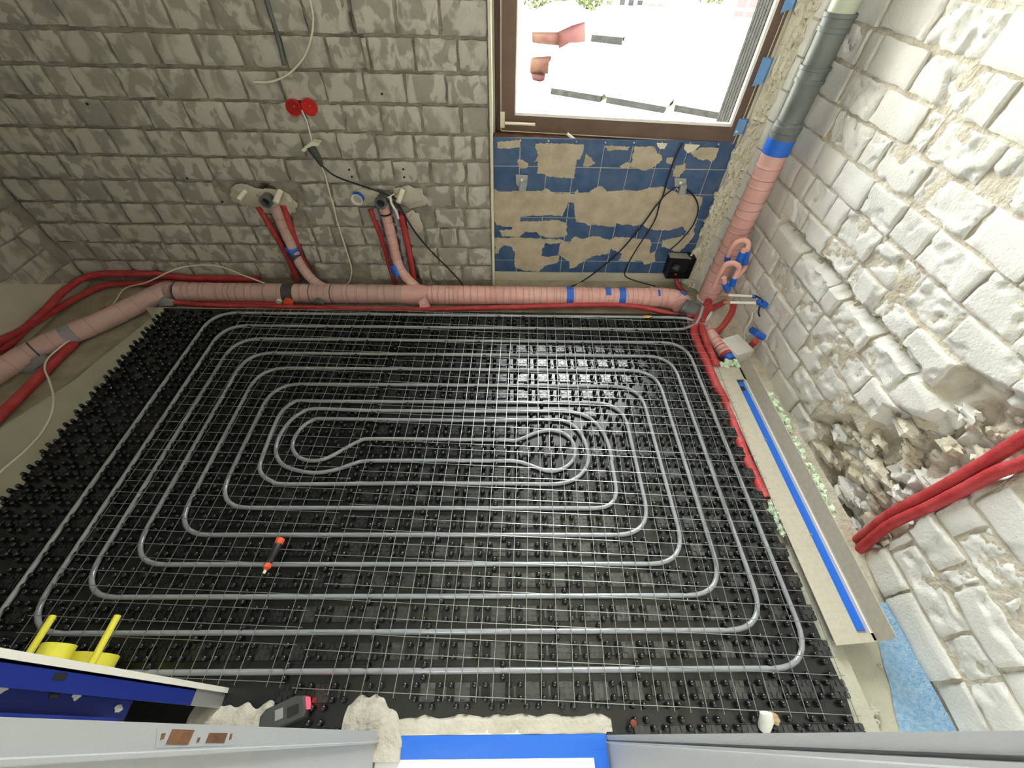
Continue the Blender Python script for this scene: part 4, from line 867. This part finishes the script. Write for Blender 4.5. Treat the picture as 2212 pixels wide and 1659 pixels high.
for px in ((1652, 950), (1751, 1155)):
    q = FL(*px, -.0); m = MB(); m.tube([q+Vector((0, 0, -.012)), q+Vector((0, 0, .004))], .004, 8); m.build('pin', M['steel'], tr_, smooth=.6)
m = MB()
for a, b_ in ((Ya-.004, .05),): m.hexa([(X0, Ya-.012, -.02), (X1, Ya-.002, -.02), (X1, Ya, -.02), (X0, Ya, -.02), (X0, Ya-.012, -.0), (X1, Ya-.003, .0), (X1, Ya, .0), (X0, Ya, .0)])
m.build('end_lip', M['fleece'], tr_)
# green foam
def foam(label, pts, s, n, seed):
    b = MB(); rg = random.Random(seed)
    for i in range(n):
        t = rg.random()*(len(pts)-1); k = min(int(t), len(pts)-2); p = pts[k].lerp(pts[k+1], t-k); w = s*rg.uniform(.4, 1.1)
        b.blob(p+Vector((rg.uniform(-s, s)*.5, rg.uniform(-s, s), rg.uniform(-.3, .6)*s)), w, w*1.2, w*.9, seed=i+seed, amp=.5, n=7, m=5)
    tag(b.build('foam_bead', M['foam'], smooth=.7), label, 'foam', 'pale green foam round the shower trough')
foam('pale green foam bead between the trough upstand and the right wall', [Vector((1.195, 1.16, .055)), Vector((1.195, 1.0, .06)), Vector((1.195, .85, .055)), Vector((1.195, .70, .06)), Vector((1.19, .60, .045))], .013, 90, 3)
foam('pale green foam at the end of the short pink drain', [FL(1552, 790, -.005), FL(1580, 786, -.005), FL(1592, 788, -.0)], .014, 22, 4)
foam('pale green foam under the mat side edge of the trough', [FL(1660, 1080, -.012), FL(1672, 1110, -.014), FL(1688, 1150, -.018)], .012, 22, 5)
# blue membrane in the pit
mb = MB(); vs = []
for j in range(61):
    for k in range(7):
        y = .30+1.75*j/60; x = 1.172+.16*k/6; vs.append((x, y, -.078+.035*k/6-.05*max(0, .55-y)/.25+.012*fbm(Vector((x*24, y*24, 3)))))
mb.add(vs, [(j*7+k, j*7+k+1, (j+1)*7+k+1, (j+1)*7+k) for j in range(60) for k in range(6)])
mb.build('mortar_bed', M['mortar_r'], wall_right, smooth=1.0)
_q0, _q1 = FL(1940, 1560, ZT+.01), FL(1908, 1430, ZT+.01)
lo_ = lambda y: _q0.x+(_q1.x-_q0.x)*(y-_q0.y)/(_q1.y-_q0.y)+.006*noise.noise(Vector((y*14, 0, 4)))
m = MB(); vs = []
NY = 14
for j in range(NY+1):
    y = -.02+.36*j/NY
    for k in range(9):
        t = k/8; xl = lo_(y); x = xl+(1.322-xl)*t
        z = ZT+.010+.03*max(0, t-.7)**1.5*2+.002*noise.noise(Vector((x*30, y*30, 0)))
        vs.append((x, y, z))
m.add(vs+[(x, y, z-.004) for x, y, z in vs], [(j*9+k, j*9+k+1, (j+1)*9+k+1, (j+1)*9+k) for j in range(NY) for k in range(8)])
tag(m.build('sealing_strip', M['membrane'], smooth=1.0), 'blue glass fibre sealing strip along the foot of the right wall', 'sealing strip')
for i, (px, s) in enumerate((((1888, 1537), .016), ((1862, 1532), .007), ((1895, 1560), .008), ((1902, 1440), .006))):
    m = MB(); q = FL(*px, ZT+.012); m.blob(q, s, s*.9, s*.6, seed=i, amp=.5); tag(m.build('rubble_stone', M['concrete'], smooth=.5), ['largest pale rubble chip in the pit by the sealing strip', 'small rubble chip left of the largest one', 'rubble chip just below the largest one by the door frame', 'tiny chip beside the blue sealing strip under the trough'][i], 'rubble chip')
# ------------------------------------------------------------------ wall fittings
def cup(label, px, dark):
    c = BK(*px, YB-.014); t = thing('socket_box', label, 'socket box', c); r = .033
    b = MB(); b.lathe(c, (0, -1, 0), [(-.012, r-.001), (-.011, r), (.002, r), (.002, r-.0035), (-.007, r-.004)], 22); b.build('box_shell', M['box_red'], t, smooth=.5)
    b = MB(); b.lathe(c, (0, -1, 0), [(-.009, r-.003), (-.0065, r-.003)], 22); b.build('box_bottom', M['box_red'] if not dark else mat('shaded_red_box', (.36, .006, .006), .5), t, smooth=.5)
    b = MB(); b.lathe(c+Vector((.008, -.006, .008)), (0, -1, 0), [(0, .003), (.002, .003)], 8); b.build('box_screw', M['steel'], t)
cup('left of the two round red socket boxes in the brick wall', (634, 233), True)
cup('right of the two round red socket boxes in the brick wall', (668, 232), False)
def cable(label, pts, r, mt, name='cable', group=None, n=7):
    b = MB(); b.tube(spline(pts, 7), r, n); return tag(b.build(name, M[mt], smooth=1.2), label, 'cable', group)
z3b = zm(500, 0, 3.687); z6b = zm(500, 380, 3.95); z1b = zm(0, 640, 3.95); z5b = zm(0, 400, 3.95)
BL = lambda fn, L, Y: [BK(*fn(x, y), Y) for x, y in L]
cable('white cable hanging in a curve down the brick wall from above', [BK(655, -60, 2.105)]+BL(z3b, [(625, 0), (650, 150), (635, 300), (580, 450), (480, 570), (380, 630), (280, 655), (180, 652)], 2.105), .0042, 'cream')
cable('dark conduit lying in a wall groove near the top of the brick wall', [BK(563, -60, 2.118)]+BL(z3b, [(280, 0), (340, 200), (390, 380), (420, 520)], 2.116), .009, 'grey_pipe', 'conduit')
cable('thin white cable from the red socket boxes to the extension socket', BL(z3b, [(560, 875), (600, 970), (625, 1060), (645, 1150)], 2.106), .0035, 'white_pl')
cable('thin white cable from the extension socket down to the drain pipe', BL(z3b, [(690, 1270), (735, 1370), (760, 1450), (810, 1650)], 2.106)+BL(z6b, [(860, 200), (900, 380), (950, 540), (1000, 700), (1025, 800), (1010, 890), (980, 930)], 2.10), .0038, 'cream')
ex = thing('extension_socket', 'white extension socket with a dark rubber plug hanging on the brick wall', 'socket', BK(675, 318, 2.09))
m = MB(); q = [z3b(*p) for p in [(553, 1198), (640, 1125), (705, 1142), (690, 1165), (640, 1165), (580, 1212)]]; m.prism([BK(*p, 2.075) for p in q], (0, .035, 0)); m.build('socket_face', M['cream'], ex)
P = BL(z3b, [(628, 1165), (650, 1200), (690, 1260), (715, 1310), (725, 1330)], 2.088); m = MB(); m.tube([P[0], P[0].lerp(P[1], .1), P[1], P[2], P[3], P[4]], [.018, .021, .0195, .0155, .010, .0045], 12); m.build('plug', M['dgrey'], ex, smooth=.7)
m = MB(); m.tube(spline(BL(z3b, [(722, 1322), (820, 1398), (950, 1450), (1100, 1500), (1240, 1552), (1330, 1598)], 2.085)+BL(z6b, [(1430, 250), (1560, 470), (1700, 640), (1850, 790), (1960, 910)], 2.10)+[BK(1000, 622, 2.06)], 7), .0042, 7); m.build('plug_cable', M['black'], ex, smooth=1.2)
# stubs and valves beside the branch pipes
def stub(label, a, b_, Ya_, Yb2, r, mt, cat='pipe stub', name='pipe_stub'):
    m = MB(); p, q = BK(*a, Ya_), BK(*b_, Yb2); m.tube([p, q, q+(q-p)*.02], [r, r, r*.6], 12); return tag(m.build(name, M[mt], smooth=.6), label, cat)
stub('dull white pipe stub left of the left wall socket', (530, 412), (515, 432), 2.11, 2.06, .012, 'cream')
stub('cream pipe stub leaning over the left wall socket', (606, 412), (595, 438), 2.10, 2.04, .014, 'cream')
stub('cream pipe stub behind the right wall socket', (870, 410), (860, 438), 2.10, 2.05, .013, 'cream')
b = MB(); P = [BK(843, 425, 2.06), BK(846, 440, 2.055), BK(855, 455, 2.06), BK(861, 472, 2.07)]; b.tube(spline(P, 6), [.006]*19, 8); b.tube([BK(838, 427, 2.05), BK(852, 419, 2.05)], .0035, 8); tag(b.build('toggle_clip', M['white_pl'], smooth=.8), 'white toggle clip hanging beside the right wall socket', 'clip')
tp = thing('capped_outlet', 'white wall outlet ring wrapped with blue tape between the two branch pipes', 'outlet', BK(775, 432, 2.10))
c = BK(771, 432, 2.075); b = MB(); b.lathe(c, (0, -1, 0), [(-.04, .029), (0, .029), (0, .024), (-.018, .023)], 20); b.build('outlet_ring', M['white_pl'], tp, smooth=.5)
b = MB(); b.lathe(c, (0, -1, 0), [(-.022, .023), (-.017, .023)], 20); b.build('outlet_bottom', M['plaster'], tp)
patch(c+Vector((0, .012, 0)), (0, 1, 0), (.6, 0, .8), .030, .026, -1.1, 1.1, M['blue'], tp)
b = MB()
for px in ((940, 92), (1370, 365)):
    pass
# small drill holes in the bricks
for i, (x, y) in enumerate(((754, 367), (760, 382), (871, 366), (873, 383), (825, 203), (188, 225), (480, 436), (404, 385))):
    q = BK(x, y, YB-.0045); b = MB(); b.tube([q+Vector((0, .003, 0)), q+Vector((0, -.0012, 0))], .0048, 8); b.build('drill_hole', M['black'], wall_back)
# floor cable on the left
cable('cream cable snaking over the bare screed and the drain pipe on the left', [FL(-60, 1080, ZS+.004)]+[FL(*z1b(x, y), ZS+.004) for x, y in [(0, 1500), (200, 1330), (350, 1170), (440, 1000), (455, 850), (420, 720), (382, 620), (410, 530), (520, 430), (680, 310)]]+[FL(205, 695, ZT+.03), FL(226, 682, ZT+.012), FL(250, 650, ZT+.012), FL(*z5b(1070, 880), -.05), FL(*z5b(1250, 830), -.0)]+[BK(*z5b(x, y), Y) for x, y, Y in [(1420, 750, 2.02), (1550, 702, 2.06), (1720, 680, 2.09), (1900, 700, 2.09), (2100, 780, 2.05)]]+[BK(*z6b(120, 855), 2.02), BK(*z6b(280, 915), 1.965)], .0042, 'cream')
# --- tile niche: brackets, cables, box
for x, y, lab in ((1127, 393, 'grey steel radiator bracket on the left part of the blue tiles'), (1470, 400, 'grey steel radiator bracket on the right part of the blue tiles')):
    c = BK(x, y, YN); t = thing('wall_bracket', lab, 'bracket', c)
    m = MB(); m.prism([BK(x-13, y-16, YN-.012), BK(x+13, y-14, YN-.012), BK(x+11, y+10, YN-.012), BK(x-4, y+16, YN-.012), BK(x-12, y+4, YN-.012)], (0, .004, 0)); m.build('plate', M['steel'], t)
    m = MB(); m.prism([BK(x-2, y-2, YN-.012), BK(x+12, y-4, YN-.012), BK(x+8, y+17, YN-.012), BK(x-6, y+17, YN-.012)], (0, -.022, 0)); m.build('hook', M['steel'], t)
    m = MB(); q = BK(x, y-5, YN-.012); m.tube([q, q+Vector((0, -.006, 0)), q+Vector((0, -.009, 0))], [.007, .007, .004], 8); m.build('bolt', M['white_pl'], t, smooth=.5)
NL = lambda L, Y: [NI(x, y, Y) for x, y in L]
cable('black cable falling diagonally across the blue tiles from under the window', NL([(1605, 105), (1540, 230), (1480, 400), (1440, 540), (1380, 620), (1280, 760), (1130, 940), (980, 1080), (800, 1210)], 2.185)+[NI(700, 1255, 2.10)], .0042, 'black', group=None)
cable('black cable from the right bracket down behind the drain pipe', NL([(1555, 455), (1500, 492), (1430, 562), (1390, 700), (1330, 810), (1230, 960), (1150, 1110), (1150, 1170)], 2.187)+[NI(1250, 1212, 2.16), NI(1385, 1247, 2.08)], .0036, 'black')
cable('black cable looping from the right bracket towards the dark box', NL([(1560, 460), (1650, 490), (1710, 560), (1725, 650), (1680, 770), (1580, 890), (1500, 960)], 2.187), .0036, 'black')
bx = thing('junction_box', 'open dark junction box with a grey lid below the blue tiles', 'junction box', BK(1460, 575, 2.17))
x0, x1 = BK(1437, 590, 2.15).x, BK(1487, 590, 2.15).x; zz0, zz1 = BK(1460, 596, 2.15).z, BK(1460, 553, 2.15).z
m = MB(); m.box(x0, x1, 2.185, 2.195, zz0, zz1); m.box(x0, x0+.006, 2.12, 2.19, zz0, zz1); m.box(x1-.006, x1, 2.12, 2.19, zz0, zz1); m.box(x0, x1, 2.12, 2.19, zz0, zz0+.005); m.build('housing', M['black'], bx)
m = MB(); q = zm(1380, 520, 5.289); P = [BK(*q(x, y), Y) for x, y, Y in [(335, 140, 2.18), (545, 150, 2.18), (585, 208, 2.11), (355, 195, 2.11)]]; m.prism(P, (0, .0, .004)); m.build('lid', M['steel'], bx)
m = MB(); m.blob(BK(*q(425, 310), 2.16), .025, .015, .022, seed=2, amp=.2, n=12, m=8); m.build('grommet', M['dgrey'], bx, smooth=1.0)
# ------------------------------------------------------------------ things lying on the mat
kn = thing('screwdriver', 'black handled screwdriver with red ends lying on the wire mesh', 'screwdriver', FL(588, 1200, .016))
q = zm(500, 1100, 7.373); K = lambda x, y, z=.030: FL(*q(x, y), z)
a, e = K(790, 470), K(530, 990); d = (e-a); Ln = d.length
def kp(t): return a+d*t
m = MB(); m.tube([kp(.12), kp(.16), kp(.45), kp(.70), kp(.80)], [.0095, .013, .012, .010, .008], 10); m.build('grip', M['black'], kn, smooth=.7)
m = MB(); m.tube([kp(-.02), kp(-.01), kp(.08), kp(.20)], [.006, .0135, .0142, .0125], 8); m.build('red_butt', M['orange'], kn, smooth=.5)
m = MB(); m.tube([kp(.74), kp(.80), kp(.88), kp(.96)], [.0085, .0115, .0125, .006], 6); m.build('red_collar', M['orange'], kn, smooth=.4)
m = MB(); m.tube([kp(.93), kp(1.06)], [.0055, .0045], 8); m.build('tip', M['cream'], kn, smooth=.5)
bt = thing('tool_battery', 'small black tool battery with a red light near the doorway', 'battery', (-.59, .055, ZS))
c = FL(617, 1540, .02); ang = math.atan2(.035, .10)
u = Vector((math.cos(ang), math.sin(ang), 0)); v = Vector((-u.y, u.x, 0)); P = lambda s, d, h: c+u*s+v*d+Vector((0, 0, h))
m = MB(); ho = [(-.062, -.012), (-.05, -.028), (.05, -.026), (.058, -.01), (.056, .02), (.03, .028), (-.045, .024), (-.06, .012)]
m.add([P(s, d, -.03) for s, d in ho]+[P(s, d, .012) for s, d in ho]+[P(s*.9, d*.85, .018) for s, d in ho], [tuple(range(8))[::-1], tuple(range(16, 24))]+[(r*8+i, r*8+(i+1) % 8, (r+1)*8+(i+1) % 8, (r+1)*8+i) for r in range(2) for i in range(8)])
m.build('housing', M['dgrey'], bt, smooth=.4)
m = MB(); m.hexa([P(.058, -.012, -.012), P(.062, -.012, -.012), P(.061, .016, -.012), P(.057, .016, -.012), P(.055, -.012, .012), P(.060, -.012, .012), P(.059, .016, .012), P(.054, .016, .012)]); m.build('light_strip', M['led'], bt)
m = MB(); m.box(0, 0, 0, 0, 0, 0); m = MB(); m.prism([P(-.02, -.012, .0182), P(.0, -.012, .0182), P(.0, .012, .0182), P(-.02, .012, .0182)], (0, 0, .0008)); m.build('grey_label', M['steel'], bt)
m = MB(); m.prism([P(.012, -.016, .0182), P(.04, -.014, .0182), P(.04, .006, .0182), P(.012, .006, .0182)], (0, 0, .002)); m.build('latch', M['black'], bt)
# ------------------------------------------------------------------ raw concrete at the threshold
def mound(name, label, x0, x1, y0, y1, h, seed, prof):
    nx, ny = 46, 14; b = MB(); vs = []
    for j in range(ny+1):
        for i in range(nx+1):
            s, t = i/nx, j/ny; x = x0+(x1-x0)*s; e = prof(s); y = y0+(y1-y0)*t*e+.010*noise.noise(Vector((x*30, seed, t*2)))*t
            z = ZS+.0+(h-ZS)*max(0, 1-max(0, (t-.55)/.45)**2)*(1 if .0 < s < 1 else .0)+.005*fbm(Vector((x*18, y*18, seed)))
            vs.append((x, y, z))
    b.add(vs, [(j*(nx+1)+i, j*(nx+1)+i+1, (j+1)*(nx+1)+i+1, (j+1)*(nx+1)+i) for j in range(ny) for i in range(nx)])
    return b.build(name, M['concrete'], floor, smooth=1.0)
mound('concrete_edge', '', -.31, .318, .006, .048, .003, 4, lambda s: .86+.25*min(1, s*5)*min(1, (1-s)*9)+.10*noise.noise(Vector((s*9, 3, 1))))
mound('concrete_lump', '', -.435, -.262, -.05, .090, .014, 9, lambda s: .25+.95*max(0, math.sin(math.pi*min(1, s*.78+.22)))**.6+.12*noise.noise(Vector((s*8, 1, 1))))
mound('concrete_patch', '', -.86, -.635, -.03, .112, .006, 13, lambda s: .9+.12*noise.noise(Vector((s*7, 5, 1))))
m = MB(); m.box(-.40, .40, -.40, .0, ZS, -.004); m.build('threshold', M['concrete'], floor)
m = MB(); a, b_ = FL(815, 1583, 0), FL(1310, 1585, 0); m.box(a.x, b_.x, a.y-.006, a.y+.012, -.02, .001); m.build('threshold_edge', M['cream'], floor)
tt = thing('threshold_cover', 'white protective film edged with blue tape on the doorway threshold', 'floor cover', (-.02, -.1, 0))
m = MB(); n = 26; vs = []
for j in range(4):
    for i in range(n+1):
        x = -.327+(.612)*i/n; y = .002-.048*j/3; vs.append((x, y, .0025+.0022*noise.noise(Vector((x*14, y*60, 2)))+.002*(j == 1)))
m.add(vs, [(j*(n+1)+i+1, j*(n+1)+i, (j+1)*(n+1)+i, (j+1)*(n+1)+i+1) for j in range(3) for i in range(n)]); m.build('blue_tape_strip', M['blue'], tt, smooth=1.2)
m = MB(); vs = []
for j in range(11):
    for i in range(4):
        y = -.03-.27*j/10; x = .246+.039*i/3; vs.append((x, y, .0035+.002*noise.noise(Vector((x*50, y*20, 5)))))
m.add(vs, [(j*4+i+1, j*4+i, (j+1)*4+i, (j+1)*4+i+1) for j in range(10) for i in range(3)]); m.build('blue_tape_strip', M['blue'], tt, smooth=1.2)
m = MB(); vs = []; n = 60
for j in range(25):
    for i in range(n+1):
        x = -.33+.578*i/n; y = -.042-.26*j/24; w = abs(noise.noise(Vector((x*9+y*5, y*16, 1))))
        vs.append((x, y, .0015+.012*w*min(1, j/2)))
m.add(vs, [(j*(n+1)+i+1, j*(n+1)+i, (j+1)*(n+1)+i, (j+1)*(n+1)+i+1) for j in range(24) for i in range(n)]); m.build('film', M['paper'], tt, smooth=1.2)
# small things by the door frame
wp = thing('white_clamp', 'white plastic pipe clamp with a brown crumpled end by the right door frame', 'clamp', FL(1660, 1552, 0))
c = FL(1652, 1552, .02); m = MB(); m.tube([c+Vector((0, -.02, -.02)), c+Vector((0, .0, .012)), c+Vector((0, .012, .016))], [.016, .018, .016], 12); m.build('clamp_body', M['white_pl'], wp, smooth=.7)
c = FL(1672, 1552, .022); m = MB(); m.blob(c, .013, .014, .012, seed=4, amp=.5, n=10, m=8); m.build('brown_end', mat('brown_card', (.32, .20, .09), .7, col2=(.55, .42, .22), scale=60), wp, smooth=.6)
c = FL(1367, 1566, .006); m = MB(); m.tube([c, c+Vector((0, .004, .014)), c+Vector((0, .004, .018))], [.007, .0085, .004], 10); tag(m.build('brown_plug', mat('brown_plug', (.22, .05, .02), .5), smooth=.7), 'small brown plug standing on the mat beside the threshold', 'plug')
# ------------------------------------------------------------------ steel door frame (the viewer stands in it)
dr = tag(bpy.data.objects.new('door_1', None), None, None, kind='structure'); COL.objects.link(dr); WLOC['door_1'] = Vector((0, 0, 0))
XJ = -.331
prof = [(XJ, .012), (XJ, -.0085), (XJ+.004, -.0095), (XJ+.004, -.0125), (XJ-.002, -.0135), (XJ-.002, -.13), (-.42, -.13), (-.42, .008), (-.40, .012)]
m = MB(); m.prism([(x, y, ZS) for x, y in prof], (0, 0, 2.04)); m.build('jamb', M['jamb'], dr)
XK = .287
prof = [(XK, .0), (XK+.0, -.0105), (XK+.004, -.0112), (XK+.004, -.0128), (XK-.003, -.0135), (XK-.003, -.0165), (XK+.002, -.018), (XK+.002, -.13), (.40, -.13), (.40, .0)]
m = MB(); m.prism([(x, y, ZS) for x, y in prof][::-1], (0, 0, 2.04)); m.build('jamb', M['jamb'], dr)
m = MB(); m.box(-.42, .40, -.13, .01, 2.0, 2.05); m.build('head', M['jamb'], dr)
zj = zm(0, 1280, 3.16)
sp = M['rust']
for q_ in ([(1178, 932), (1330, 938), (1285, 1040), (1132, 1038)], [(1430, 958), (1556, 958), (1530, 1028), (1402, 1026)], [(1105, 962), (1133, 958), (1120, 1000), (1094, 1008)], [(1352, 992), (1370, 988), (1360, 1018), (1340, 1026)], [(1572, 966), (1588, 962), (1580, 1000), (1564, 1008)]):
    P = [at(*zj(x, y), 0, XJ+.0006) for x, y in q_]; m = MB(); m.prism(P, (-.002, 0, 0)); m.build('strike_slot', sp, dr)
m = MB(); q_ = [(1075, 925), (1600, 950), (1595, 1042), (1062, 1062)]; P = [at(*zj(x, y), 0, XJ+.0003) for x, y in q_]; m.prism(P, (-.001, 0, 0)); m.build('strike_plate', M['jamb'], dr)
# ------------------------------------------------------------------ wall-hung toilet frame left of the door
fr = thing('cistern_frame', 'blue steel toilet mounting frame behind plasterboard with yellow caps', 'toilet frame', (-1.13, .05, ZS))
m = MB(); m.box(-1.62, -.781, .0985, .1105, ZS, 1.15); m.build('plasterboard', M['board'], fr)
XB = -.784
m = MB(); m.box(XB-.004, XB, .064, .0975, .14, 1.15); m.box(XB-.045, XB, .094, .0975, .14, 1.15); m.build('upright', M['bluesteel'], fr)
m = MB(); m.box(XB-.040, XB-.036, .030, .066, .30, 1.15); m.build('upright_web', M['bluesteel'], fr)
m = MB(); m.box(XB-.012, XB-.008, .0, .034, .36, 1.15); m.build('rear_lip', M['bluesteel'], fr)
m = MB(); m.box(XB-.006, XB-.001, .064, .097, ZS, .15); m.build('foot_leg', M['steel'], fr)
z11 = zm(0, 1300, 3.66)
for q_ in ([(440, 560), (540, 565), (515, 625), (412, 622)],):
    m = MB(); m.prism([at(*z11(x, y), 0, XB+.0005) for x, y in q_], (-.001, 0, 0)); m.build('square_hole', M['black'], fr)
for q_ in ((437, 735), (612, 742), (938, 842), (5, 688)):
    c = at(*z11(*q_), 0, XB-.035); m = MB(); m.blob(c, .003, .007, .011, seed=q_[0], amp=.3); m.build('plaster_splash', M['board'] if q_[0] != 437 else M['black'], fr)
m = MB(); m.box(-1.5, XB-.06, .01, .05, 1.0, 1.04); m.box(-1.47, -1.43, .03, .095, ZS, 1.1); m.build('cross_rail', M['bluesteel'], fr)
for x in (-1.217, -1.045):
    m = MB(); m.tube([(x, .10, .19), (x, .256, .19), (x, .258, .19)], [.0085, .0085, .006], 12); m.build('rod_sleeve', M['yellow'], fr, smooth=.6)
m = MB(); m.tube([(-1.13, .10, .215), (-1.13, .186, .215), (-1.13, .187, .215)], [.035, .036, .033], 24); m.build('flush_cap', M['yellow'], fr, smooth=.6)
m = MB(); m.tube([(-1.13, .10, .092), (-1.13, .180, .092), (-1.13, .181, .092)], [.057, .058, .054], 28); m.build('drain_cap', M['yellow'], fr, smooth=.6)
# hallway behind the viewer
m = MB(); m.box(-1.2, 1.2, -1.40, -1.30, ZT, 2.5); m.box(-1.3, -1.2, -1.4, -.14, ZT, 2.5); m.box(1.2, 1.3, -1.4, -.14, ZT, 2.5); m.box(-1.3, 1.3, -1.4, -.14, 2.5, 2.6)
tag(m.build('wall_hall', M['ceil']), kind='structure')
